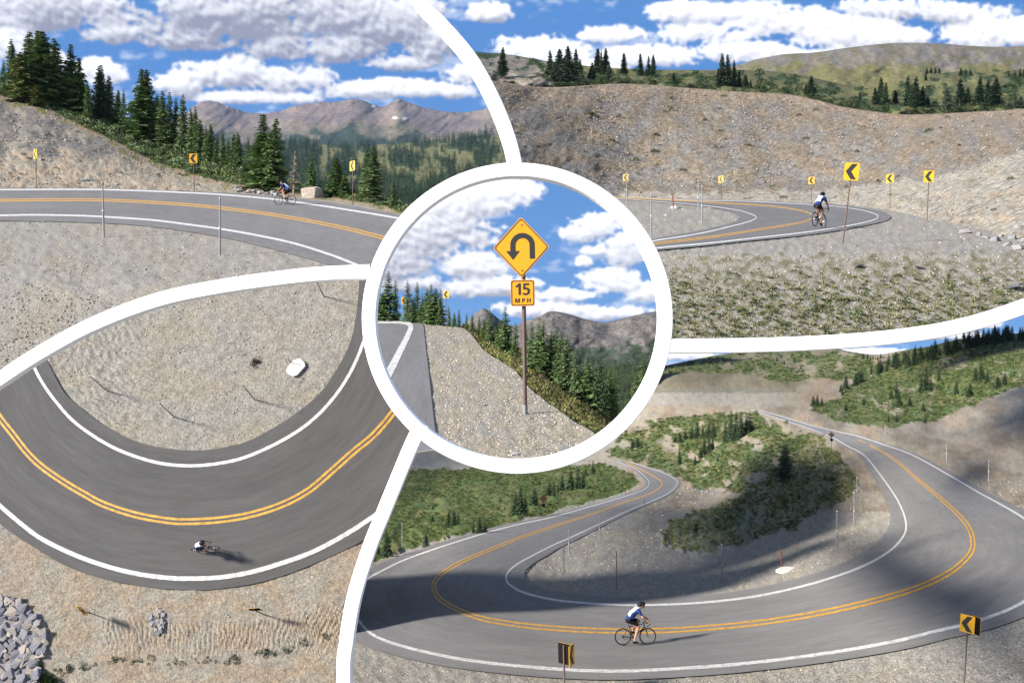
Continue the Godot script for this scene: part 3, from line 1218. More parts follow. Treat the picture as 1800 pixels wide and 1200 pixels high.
func make_cyclist() -> void:
	var blk := plain(Color(0.012, 0.012, 0.014), 0.45)
	var rub := plain(Color(0.016, 0.016, 0.017), 0.85)
	var alu := plain(Color(0.35, 0.35, 0.36), 0.35, 0.8)
	var b := Node3D.new()
	bike_proto = b
	var rear := Vector3(-0.5, 0.345, 0)
	var front := Vector3(0.5, 0.345, 0)
	var bb := Vector3(-0.09, 0.28, 0)
	var seat := Vector3(-0.26, 0.80, 0)
	var head_t := Vector3(0.33, 0.88, 0)
	var head_b := Vector3(0.38, 0.73, 0)
	part("frame", bars([[bb, seat, .018], [seat + Vector3(0.02, -0.05, 0), head_t + Vector3(0, -0.03, 0), .017], [bb, head_b, .023], [head_t, head_b, .021],
		[bb + Vector3(0, 0, .02), rear + Vector3(0, 0, .06), .011, .008], [bb + Vector3(0, 0, -.02), rear + Vector3(0, 0, -.06), .011, .008],
		[seat + Vector3(.02, -.06, .015), rear + Vector3(0, 0, .06), .009, .007], [seat + Vector3(.02, -.06, -.015), rear + Vector3(0, 0, -.06), .009, .007]]), blk, b)
	part("fork", bars([[head_b, Vector3(.44, .62, .05), .013], [Vector3(.44, .62, .05), front + Vector3(0, 0, .05), .013, .008], [head_b, Vector3(.44, .62, -.05), .013], [Vector3(.44, .62, -.05), front + Vector3(0, 0, -.05), .013, .008]]), blk, b)
	for c in [rear, front]:
		var w := part("wheel", bars([[Vector3(0, 0, -.05), Vector3(0, 0, .05), .022]], 10), alu, b, Transform3D(Basis.IDENTITY, c))
		part("tyre", torus(Vector3.ZERO, 0.328, 0.0155), rub, w)
		part("rim", torus(Vector3.ZERO, 0.302, 0.013), blk, w)
		var sp := []
		for k in 20:
			var a := TAU * k / 20.0
			sp.append([Vector3(cos(a + .3) * .02, sin(a + .3) * .02, .03 if k % 2 else -.03), Vector3(cos(a) * .30, sin(a) * .30, 0), .0016])
		part("spokes", bars(sp, 4), alu, w)
		if c == rear:
			part("cassette", bars([[Vector3(0, 0, .02), Vector3(0, 0, .045), .055]], 16), blk, w)
	part("seatpost", bars([[seat, Vector3(-.285, .92, 0), .013]]), blk, b)
	part("saddle", net_mesh([[Vector3(-.37, .945, .04), Vector3(-.37, .945, -.04), .035, .035], [Vector3(-.36, .95, 0), Vector3(-.11, .945, 0), .04, .018]], .012, .03, func(_p): return Color.WHITE), blk, b)
	part("stem", bars([[head_t + Vector3(-.005, .03, 0), Vector3(.41, .93, 0), .016], [head_t, head_t + Vector3(-.012, .05, 0), .018]]), blk, b)
	var hb := [[Vector3(.41, .93, -.2), Vector3(.41, .93, .2), .015]]
	for g in [-1.0, 1.0]:
		var last := Vector3(.41, .93, .2 * g)
		for q in [[.47, .93], [.52, .91], [.53, .86], [.50, .82], [.44, .805]]:
			var nx := Vector3(q[0], q[1], .205 * g)
			hb.append([last, nx, .014])
			last = nx
	part("handlebar", bars(hb), rub, b)
	for g in [-1.0, 1.0]:
		part("brake_lever", bars([[Vector3(.50, .93, .205 * g), Vector3(.56, .985, .205 * g), .018, .014], [Vector3(.555, .97, .205 * g), Vector3(.565, .87, .205 * g), .006]]), blk, b)
	part("chainring", torus(bb + Vector3(0, 0, .045), .09, .006, 28, 6), blk, b)
	part("chain", bars([[bb + Vector3(0, .09, .045), rear + Vector3(0, .055, .035), .005], [bb + Vector3(0, -.09, .045), rear + Vector3(.02, -.09, .035), .005]]), blk, b)
	part("crank_arm", bars([[bb + Vector3(0, 0, .06), bb + Vector3(.03, -.165, .075), .012]]), alu, b)
	part("crank_arm", bars([[bb + Vector3(0, 0, -.06), bb + Vector3(-.03, .165, -.075), .012]]), alu, b)
	part("pedal", bars([[bb + Vector3(-.01, -.17, .11), bb + Vector3(.07, -.16, .11), .02]], 6), blk, b)
	part("pedal", bars([[bb + Vector3(-.07, .16, -.11), bb + Vector3(.01, .17, -.11), .02]], 6), blk, b)
	part("bottle", bars([[Vector3(.02, .43, 0), Vector3(.12, .555, 0), .036], [Vector3(.12, .555, 0), Vector3(.14, .58, 0), .018]], 12), plain(Color(.55, .58, .6), .4), b)
	# the rider, bent forward with both hands on the bar; the far knee raised
	var r := Node3D.new()
	rider_proto = r
	var hip := Vector3(-.27, 1.02, 0)
	var neck := Vector3(.15, 1.47, 0)
	var head := Vector3(.255, 1.585, 0)
	var body := [[hip + Vector3(0, 0, .07), hip + Vector3(0, 0, -.07), .105, .105], [hip, Vector3(-.12, 1.24, 0), .125, .125], [Vector3(-.12, 1.24, 0), Vector3(.06, 1.39, 0), .13, .135],
		[Vector3(.10, 1.405, .13), Vector3(.10, 1.405, -.13), .075, .075], [neck, head + Vector3(-.02, -.03, 0), .058, .055],
		[head, head + Vector3(.02, .03, 0), .088, .095], [head + Vector3(.05, -.06, 0), head + Vector3(.06, -.04, 0), .055, .06], [head + Vector3(.105, -.01, 0), head + Vector3(.115, -.03, 0), .012, .018],
		[head + Vector3(-.01, -.005, .092), head + Vector3(-.005, -.03, .09), .016, .012], [head + Vector3(-.01, -.005, -.092), head + Vector3(-.005, -.03, -.09), .016, .012]]
	for g in [-1.0, 1.0]:
		var sh := Vector3(.11, 1.395, .175 * g)
		var el := Vector3(.26, 1.16, .235 * g)
		var wr := Vector3(.465, 1.015, .215 * g)
		body.append([sh, el, .056, .042])
		body.append([el, wr, .043, .028])
		body.append([wr, Vector3(.51, .99, .208 * g), .034, .034])
		var knee := Vector3(.10, .74, .10) if g > 0.0 else Vector3(.15, .93, -.10)
		var ank := Vector3(-.06, .20, .11) if g > 0.0 else Vector3(-.10, .54, -.11)
		body.append([hip + Vector3(.02, -.02, .085 * g), knee, .088, .062])
		body.append([knee, knee.lerp(ank, .4), .058, .057])
		body.append([knee.lerp(ank, .35), ank, .058, .036])
		body.append([ank, ank + Vector3(.07, -.055, 0), .036, .03])
	var skin := Color(.42, .235, .15)
	var sk := tinted(.6)
	var bst := st()
	net_mesh(body, .016, .035, func(_p): return skin, bst)
	# hands: four curled fingers and a thumb round each brake hood
	for g in [-1.0, 1.0]:
		var hand := []
		for k in 4:
			var o := Vector3(.52 - k * .012, .985 - k * .016, .215 * g + .02 * g)
			hand.append([o, o + Vector3(.028, -.012, .002 * g), .009, .0085])
			hand.append([o + Vector3(.028, -.012, .002 * g), o + Vector3(.03, -.026, -.022 * g), .0085, .008])
		hand.append([Vector3(.50, 1.0, .19 * g), Vector3(.545, 1.0, .182 * g), .010, .009])
		net_mesh(hand, .006, .006, func(_p): return skin, bst)
	bst.index()
	bst.generate_normals()
	part("body", bst.commit(), sk, r)
	var white := Color(.74, .75, .80)
	var navy := Color(.022, .05, .16)
	var jersey := [[Vector3(-.26, 1.06, .05), Vector3(-.26, 1.06, -.05), .118, .118], [Vector3(-.25, 1.06, 0), Vector3(-.12, 1.245, 0), .138, .14], [Vector3(-.12, 1.245, 0), Vector3(.06, 1.395, 0), .142, .146],
		[Vector3(.10, 1.41, .135), Vector3(.10, 1.41, -.135), .086, .086], [Vector3(.11, 1.40, .175), Vector3(.19, 1.27, .208), .07, .06], [Vector3(.11, 1.40, -.175), Vector3(.19, 1.27, -.208), .07, .06]]
	part("jersey", net_mesh(jersey, .016, .04, func(p: Vector3): return white if absf(p.z) < .125 and p.x + p.y > 0.92 and p.y - p.x > 1.24 else navy), tinted(.8), r)
	var shorts := [[hip + Vector3(0, -.01, .075), hip + Vector3(0, -.01, -.075), .118, .118], [hip + Vector3(.02, -.02, .085), Vector3(.02, .83, .096), .1, .077], [hip + Vector3(.02, -.02, -.085), Vector3(.05, .97, -.096), .1, .077], [hip, hip + Vector3(.03, .06, 0), .13, .13]]
	part("shorts", net_mesh(shorts, .016, .03, func(_p): return Color(.014, .014, .017)), tinted(.8), r)
	for g in [-1.0, 1.0]:
		var a := Vector3(-.06, .20, .11) if g > 0.0 else Vector3(-.10, .54, -.11)
		part("shoe", net_mesh([[a + Vector3(-.035, -.045, 0), a + Vector3(.06, -.07, 0), .04, .038], [a + Vector3(.06, -.07, 0), a + Vector3(.16, -.07, 0), .038, .026], [a, a + Vector3(0, -.03, 0), .042, .042]], .014, .03, func(_p): return Color(.012, .012, .013)), tinted(.5), r)
	part("helmet", net_mesh([[head + Vector3(-.05, .035, 0), head + Vector3(.05, .06, 0), .105, .10], [head + Vector3(-.12, .035, 0), head + Vector3(-.05, .045, 0), .07, .1]], .014, .04, func(p: Vector3): return Color(.014, .014, .016) if fmod(absf(p.z) * 30.0, 1.0) < .8 else Color(.05, .05, .055)), tinted(.35), r)
	part("glasses", net_mesh([[head + Vector3(.098, .012, .045), head + Vector3(.108, .012, 0), .016, .014], [head + Vector3(.108, .012, 0), head + Vector3(.098, .012, -.045), .014, .016]], .008, .008, func(_p): return Color(.01, .01, .01)), tinted(.2), r)

func cyclist(surf: Surface, px: float, py: float, heading: float, size: float, bike_label: String, rider_label: String, lean := 0.0) -> void:
	var at := surf.pt(px, py, 0.055)
	var basis_ := Basis(Vector3.UP, heading) * Basis(Vector3.RIGHT, lean)
	if surf.up != Vector3.UP:
		basis_ = Basis(Quaternion(Vector3.UP, surf.up)) * basis_
	basis_ = basis_.scaled_local(Vector3.ONE * size)
	for k in 2:
		var o: Node3D = (bike_proto if k == 0 else rider_proto).duplicate()
		o.name = numbered("road_bicycle" if k == 0 else "person")
		tag(o, bike_label if k == 0 else rider_label, "bicycle" if k == 0 else "person", "bicycles on the road" if k == 0 else "riders on the road")
		add_child(o)
		o.transform = Transform3D(basis_, at)

# ---------------------------------------------------------------- colours of the ground (real-world base colours, linear)
const GRAVEL := Color(0.360, 0.345, 0.308)
const GRAVEL_WARM := Color(0.370, 0.335, 0.272)
const DIRT := Color(0.385, 0.300, 0.215)
const SCREE := Color(0.235, 0.197, 0.150)
const SCREE_GREY := Color(0.215, 0.205, 0.19)
const GREEN := Color(0.125, 0.18, 0.062)
const MEADOW := Color(0.20, 0.205, 0.085)
const OLIVE := Color(0.125, 0.130, 0.065)

func patch(px: float, py: float, f := 1.0, off := 0.0) -> float:
	return noise_a.get_noise_2d(px * f + off, py * f * 1.6 + off)

func road_poly(ea: Array, eb: Array) -> PackedVector2Array:
	var out := PackedVector2Array()
	for p in ea:
		out.append(p)
	for i in eb.size():
		out.append(eb[eb.size() - 1 - i])
	return out

func paint_line(road: Node, called: String, mesh: Mesh, mat: Material) -> void:
	part(called, mesh, mat, road)

func rock_thing(called: String, surf: Surface, px: float, py: float, size_px: float, col: Color, label: String, group := "", flat := 0.8, kind := -1) -> void:
	var o := MeshInstance3D.new()
	o.name = numbered(called)
	o.mesh = rocks[rng.randi() % 4 if kind < 0 else kind]
	o.material_override = rock_tone(col)
	tag(o, label, "rock", group)
	add_child(o)
	var xf := on_ground(surf, px, py, size_px / surf.s(px, py), flat, 0.3)
	o.transform = xf.translated(surf.up * 0.12 * size_px / surf.s(px, py))

var rock_tones := {}
func rock_tone(col: Color) -> StandardMaterial3D:
	var k := "%d %d %d" % [int(col.r * 12), int(col.g * 12), int(col.b * 12)]
	if not rock_tones.has(k):
		var m := StandardMaterial3D.new()
		m.albedo_color = col.linear_to_srgb()
		m.albedo_texture = tex.soft
		m.uv1_triplanar = true
		m.uv1_scale = Vector3.ONE * 0.7
		m.roughness = 0.92
		rock_tones[k] = m
	return rock_tones[k]

# ---------------------------------------------------------------- the bend above the wooded valley
const LOOP_UP := Vector3(-0.0500, 0.4001, 0.9151)
func s_bend(px: float, py: float) -> float:
	var a := 0.1083 * (py - 190.0)
	var b := s_tilt(px, py)
	var q := maxf(4.0 - absf(a - b), 0.0) / 4.0
	return minf(a, b) - q * q

# the steep face below the bend, on which the loop lies
func s_tilt(px: float, py: float) -> float:
	return F * -LOOP_UP.dot(ray(px, py)) / 41.5

func build_bend_above_valley() -> void:
	var g := Surface.new()
	g.f = s_bend
	var toe := c3([[-70, 331, 15.27], [60, 331, 15.27], [200, 332, 15.4], [340, 336, 15.8], [430, 340, 16.2], [500, 345, 16.8], [560, 351, 17.4], [640, 362, 18.6], [700, 379, 20.5], [780, 400, 22.7]])
	var crest := c3([[-70, 135, 11.5], [0, 165, 11.6], [60, 182, 11.8], [120, 207, 12.0], [200, 247, 12.6], [280, 285, 13.2], [340, 305, 13.9], [430, 324, 14.9], [500, 335, 15.7], [560, 342, 16.4], [640, 353, 17.7], [700, 369, 19.5], [780, 390, 21.6]])
	var wood := c3([[-70, 115, 10.3], [0, 142, 10.4], [60, 157, 10.6], [140, 186, 10.8], [200, 212, 11.1], [255, 240, 11.5], [330, 268, 12.2], [400, 290, 12.9], [440, 304, 13.5], [480, 317, 14.3], [560, 331, 15.4], [640, 345, 17.0], [700, 360, 18.8], [780, 380, 21.0]])
	var far_e := [[-70, 330], [0, 330.5], [100, 331], [200, 332], [300, 335.5], [400, 340], [480, 345.5], [560, 354], [620, 363], [700, 379], [760, 394]]
	var near_e := [[-70, 388], [0, 389], [100, 390.5], [200, 394], [270, 400], [330, 408], [392, 418.5], [455, 433], [517, 449], [575, 466], [640, 487]]
	var ea := smooth(v2(far_e), 160)
	var eb := smooth(v2(near_e), 160)
	var rp := road_poly(ea, eb)
	var bump := func(px, py, _p):
		if within(rp, px, py):
			return Vector3.ZERO
		return Vector3(0, patch(px, py, 6.0) * 0.05 + patch(px, py, 1.2) * 0.12 * smoothstep(400.0, 520.0, py), 0)
	var colour := func(px, py, _p):
		var c := GRAVEL.lerp(GRAVEL_WARM, clampf(patch(px, py, 1.0) * 1.2 + 0.25, 0.0, 1.0))
		return c * (1.0 + patch(px, py, 5.0, 300.0) * 0.22)
	var bottom := c3([[-70, 760], [700, 500], [790, 500]])
	var top_flat := []
	for p in toe:
		top_flat.append(Vector3(p.x, p.y - 1.0, 0))
	setting("ground", sheet(g, -20, 780, bottom, top_flat, 210, 90, keep1, colour, bump), mats.gravel)
	# the cut bank and the green slope above it
	var b := Surface.new()
	b.curves = [toe, crest, wood]
	var green_edge := func(px: float) -> float: return curve_y(crest, px)
	var bank_colour := func(px, py, _p):
		var e: float = green_edge.call(px) + patch(px, py, 5.0) * 14.0
		var c: Color
		if py < e + 2.0:
			c = GREEN.lerp(MEADOW, clampf(0.4 + patch(px, py, 4.0) * 1.5, 0.0, 1.0))
		elif py < e + 11.0:
			c = DIRT.lerp(MEADOW, clampf(0.2 + patch(px, py, 5.0) * 2.0, 0.0, 1.0))
		else:
			# freshly graded tan dirt up to the scraper's line, grey rubble above it
			var graded: float = py - (268.0 + px * 0.02 + patch(px, py, 2.5) * 22.0)
			c = GRAVEL_WARM.lerp(DIRT, clampf(0.3 + patch(px, py, 3.0) * 1.2, 0.0, 0.7)) if graded > 0.0 else SCREE_GREY.lerp(GRAVEL_WARM, clampf(0.35 + patch(px, py, 3.0) * 1.6, 0.0, 1.0))
		return c * (1.0 + patch(px, py, 7.0, 40.0) * 0.3)
	var bank_bump := func(px, py, _p):
		# the grader's track marks run down the cut face
		var face: float = clampf((py - curve_y(crest, px)) / 25.0, 0.0, 1.0)
		var comb := sin(px * 0.9 + patch(px, py, 2.0) * 9.0) * 0.10 * clampf(1.0 - absf(py - 300.0) / 45.0, 0.0, 1.0)
		return Vector3(0, 0, (comb + patch(px, py, 8.0) * 0.28 + patch(px, py, 2.0) * 0.6) * face)
	setting("hillside", sheet(b, -20, 780, toe, wood, 280, 70, keep1, bank_colour, bank_bump, 1.25), mats.gravel)
	# road
	var road := setting("road", road_mesh(g, ea, eb, 160, 12, 0.05, keep1, 0.20), mats.asphalt)
	paint_line(road, "edge_line", line_mesh(g, [[-70, 334], [0, 334], [180, 334], [330, 339.4], [413, 344.5], [480, 350.8], [524, 356.5], [601, 368], [699, 384.5], [760, 398]], 150, 0.15, 0.0, 0.056, keep1), mats.white_paint)
	paint_line(road, "edge_line", line_mesh(g, [[-70, 380], [0, 379.5], [60, 378.6], [140, 380], [200, 383], [270, 388], [330, 395.6], [388, 403.5], [455, 415.4], [517, 429], [580, 448.8], [622, 465], [680, 490]], 150, 0.135, 0.0, 0.056, keep1), mats.white_paint)
	for k in [-1, 1]:
		paint_line(road, "centre_line", line_mesh(g, [[-70, 354], [0, 353], [100, 352], [200, 353], [330, 360.8], [434, 372], [517, 384.6], [601, 401], [672, 418.5], [750, 440]], 150, 0.095, 0.09 * k, 0.056, keep1), mats.yellow_paint)
	# trees on the slope
	var near_b := b
	var label := "dark spruce in the wood on the green slope above the cut bank"
	var grp := "spruces above the cut bank"
	for t in [[4, 158, 105, 1], [21, 168, 66, 1], [52, 172, 52, 1], [62, 176, 48, 0], [76, 180, 50, 2], [88, 182, 72, 0], [99, 188, 65, 1], [123, 194, 74, 0], [137, 200, 98, 0], [155, 212, 140, 1], [172, 206, 113, 1], [180, 208, 112, 3], [191, 212, 131, 1], [206, 220, 157, 3], [215, 224, 155, 1],
		[247, 246, 116, 0], [259, 248, 117, 2], [274, 252, 163, 1], [288, 256, 158, 1], [296, 258, 159, 3], [306, 258, 170, 3], [323, 264, 163, 1], [338, 272, 187, 1], [345, 274, 185, 3], [353, 278, 208, 1], [362, 284, 218, 1], [369, 286, 216, 3], [379, 290, 237, 3], [392, 292, 228, 1], [401, 294, 243, 3], [411, 297, 233, 1], [419, 300, 230, 1], [434, 304, 240, 1]]:
		tree(near_b, t[0], t[1] + 2, t[2], t[3], label, grp)
	tree(near_b, 38, 178, 92, 4, "yellow-green round-topped pine in front of the dark spruces above the bank", "", "pine_tree")
	tree(near_b, 66, 186, 148, 4, "low bushy pine at the foot of the dark spruces above the bank", "", "pine_tree")
	tree(near_b, 431, 314, 283, 2, "small young spruce among willow bushes near the wood's lower end", "")
	label = "full spruce standing just behind the road where the cyclist rides past rocks"
	for t in [[465, 334, 197, 0], [482, 337, 203, 2], [474, 336, 226, 2]]:
		tree(near_b, t[0], t[1], t[2], t[3], label, "spruce clump behind the cyclist by the rocks")
	tree(near_b, 547, 341, 265, 0, "light green spruce directly behind the pale boulder", "")
	tree(near_b, 590, 345, 275, 2, "broad spruce between the pale boulder and a chevron sign", "")
	tree(near_b, 606, 347, 300, 0, "small spruce close beside a chevron sign, past the pale boulder", "")
	for t in [[646, 353, 256, 1], [656, 354, 253, 1], [640, 352, 290, 2]]:
		tree(near_b, t[0], t[1], t[2], t[3], "tall spruce just past the chevron sign, valley forest behind it", "spruces past the last chevron sign")
	tree(near_b, 692, 366, 312, 1, "short spruce at the road edge next to the white hoop", "")
	tree(near_b, 516, 340, 264, 6, "dead bare grey spruce beside the big spruce clump", "", "dead_tree")
	# willow scrub along the slope
	var scrub := func(px: float, py: float) -> bool:
		return keep1(px, py) and py < curve_y(crest, px) + 3.0 and py > curve_y(wood, px) - 1.0
	strew("willow_scrub", shrubs, mats.leaf, b, [-60, 110, 760, 380], 1500, Vector2(6, 19), scrub, [Color(.24, .34, .15), Color(.19, .29, .11), Color(.28, .33, .14), Color(.23, .31, .18)], "grey-green willow scrub covering the slope between bank and spruces", "scrub", 0.2)
	strew("bank_plants", shrubs, mats.leaf, b, [-40, 200, 420, 330], 60, Vector2(3, 8), func(px, py): return keep1(px, py) and py > curve_y(crest, px) + 6.0, [Color(.07, .12, .04), Color(.13, .14, .05)], "small green plants dotted over the gravel cut bank", "plants", 0.2)
	var line_plants := func(px: float, py: float) -> bool: return absf(py - 306.0 - px * 0.008) < 2.0 and patch(px, py, 8.0) > -0.1
	strew("row_of_plants", shrubs, mats.leaf, b, [0, 300, 330, 315], 26, Vector2(3, 7), line_plants, [Color(.06, .11, .04)], "thin row of tiny plants along the foot of the cut bank", "plants", 0.2)
	# stones
	var stone_c := [Color(.36, .33, .29), Color(.26, .25, .24), Color(.42, .38, .33), Color(.40, .31, .23)]
	strew("bank_stones", rocks, mats.rock, b, [-60, 140, 740, 345], 2600, Vector2(1.2, 5), func(px, py): return keep1(px, py) and py > curve_y(crest, px) + 3.0 and py < curve_y(toe, px) - 1.0, stone_c, "loose stones on the cut bank", "stones")
	strew("verge_stones", rocks, mats.rock, g, [-60, 380, 660, 660], 3200, Vector2(1.2, 5), func(px, py): return keep1(px, py) and not within(rp, px, py), stone_c, "loose stones on the gravel verge below the bend", "stones")
	# row of rip-rap, boulder
	for i in 46:
		var u := rng.randf()
		rock_thing("rip_rap_rock", b, 405 + u * 85, 337 + u * 8 - rng.randf() * (8 - u * 3), rng.randf_range(6, 13), [Color(.5, .48, .45), Color(.36, .36, .37), Color(.5, .42, .35)][i % 3], "angular grey rock in the low heap at the road edge before the cyclist", "rocks heaped at the road edge")
	rock_thing("boulder", b, 548, 347, 40, Color(.64, .55, .46), "big pale pinkish boulder at the roadside behind the cyclist", "", 1.35, 1)
	# signs, poles, rider
	chevron_sign(g, 62, 331, 262, 17, -1.2, 0.02, "narrow side-on chevron sign before the grooved cut bank", "")
	chevron_sign(g, 341, 336.5, 270, 17, -0.2, 0.03, "yellow chevron sign before green willows at the end of the bank", "")
	chevron_sign(g, 619, 361, 283, 17, -0.85, -0.01, "half-turned chevron sign with spruces and the wooded valley behind", "")
	snow_pole(g, 182, 417, 320, "grey marker pole planted in the verge opposite the side-on chevron sign", "", 0.0, 0.025)
	snow_pole(g, 386, 449, 348, "taller grey marker pole on the verge opposite the passing cyclist", "")
	cyclist(g, 501, 361, 2.95, 1.33, "black road bicycle ridden along the outer line beside the rock heap", "cyclist in white and navy passing the rock heap and pale boulder")
	# wooded valley and the range behind it
	var v := Surface.new()
	var vb := c3([[250, 400, 1.9], [950, 400, 1.9]])
	var vm := c3([[250, 320, 1.25], [950, 320, 1.25]])
	var vt := c3([[250, 275, .80], [430, 262, .66], [500, 250, .60], [620, 256, .62], [760, 246, .58], [930, 230, .55]])
	v.curves = [vb, vm, vt]
	var clearing := func(px: float, py: float) -> bool:
		return patch(px, py, 2.2, 90.0) > -0.05 + absf(py - 283.0) * 0.004 and px > 560.0 and py < 330.0
	setting("valley", sheet(v, 250, 930, vb, vt, 200, 60, keep1, func(px, py, _p): return (Color(.22, .22, .10) if clearing.call(px, py) else Color(.07, .105, .05)) * (1.0 + patch(px, py, 6.0) * 0.3), func(px, py, p): return p * patch(px, py, 1.2, 55.0) * 0.06), mats.hill)
	var tiny := spruce_crown(80, 0.22, 0.8, Color(1, 1, 1), 9, 2)
	strew("valley_forest", [tiny], mats.leaf, v, [300, 236, 920, 372], 5200, Vector2(13, 24), func(px, py): return keep1(px, py) and py > curve_y(vt, px) + 1.0 and py > 150.0 and (not clearing.call(px, py) or patch(px, py, 9.0) > 0.22), [Color(.065, .11, .06), Color(.08, .125, .065), Color(.055, .09, .055)], "dense dark spruce forest with pale clearings filling the valley", "forest", 0.03)
	var m := Surface.new()
	var sky_line := c3([[250, 235, .28], [300, 214, .28], [330, 196, .28], [345, 183, .28], [365, 177, .28], [390, 182, .28], [420, 193, .28], [440, 199, .28], [480, 197, .28], [520, 186, .28], [560, 180, .28], [600, 178, .28], [620, 174, .28], [640, 177, .28], [662, 186, .28], [680, 185, .28], [699, 173, .28], [718, 180, .28], [750, 190, .28], [790, 196, .28], [830, 196, .28], [860, 188, .28], [930, 176, .28]])
	var foot := c3([[250, 300, .5], [930, 290, .5]])
	m.curves = [foot, sky_line]
	var mc := func(px, py, _p):
		var up: float = (py - curve_y(sky_line, px)) / 70.0 + patch(px, py, 2.5) * 0.5
		var c := Color(.195, .165, .16).lerp(Color(.285, .23, .195), clampf(0.5 + patch(px, py, 2.0, 20.0) * 1.8, 0.0, 1.0))
		c = c.lerp(Color(.17, .165, .10), smoothstep(0.45, 0.65, up) * 0.7)
		c = c.lerp(Color(.045, .07, .05), smoothstep(0.68, 0.84, up))
		for q in [[694, 207, 6, 2.2], [712, 208, 5, 1.6], [656, 187, 3, 1.2], [399, 187, 2, 2]]:
			if Vector2((px - q[0]) / q[2], (py - q[1]) / q[3]).length() < 1.0:
				c = Color(.8, .8, .82)
		return c * (1.0 + patch(px, py, 8.0) * 0.18)
	var mb := func(px, py, p):
		var edge: float = clampf((py - curve_y(sky_line, px)) / 8.0, 0.0, 1.0)
		return p * (noise_r.get_noise_2d(px * 0.3 + py * 0.35, py * 0.2) * 0.03 + patch(px, py, 2.0) * 0.012) * edge + Vector3(0, patch(px * 9.0, 3.0, 1.0) * 8.0, 0) * (1.0 - edge)
	setting("mountain_range", sheet(m, 250, 930, foot, sky_line, 340, 60, keep1, mc, mb, 1.1), mats.mountain)

# ---------------------------------------------------------------- the bend under the scree slope
func s_scree(_px: float, py: float) -> float:
	return 0.45 * (py - 316.0) if py < 445.0 else 58.05 + 0.05 * (py - 445.0)

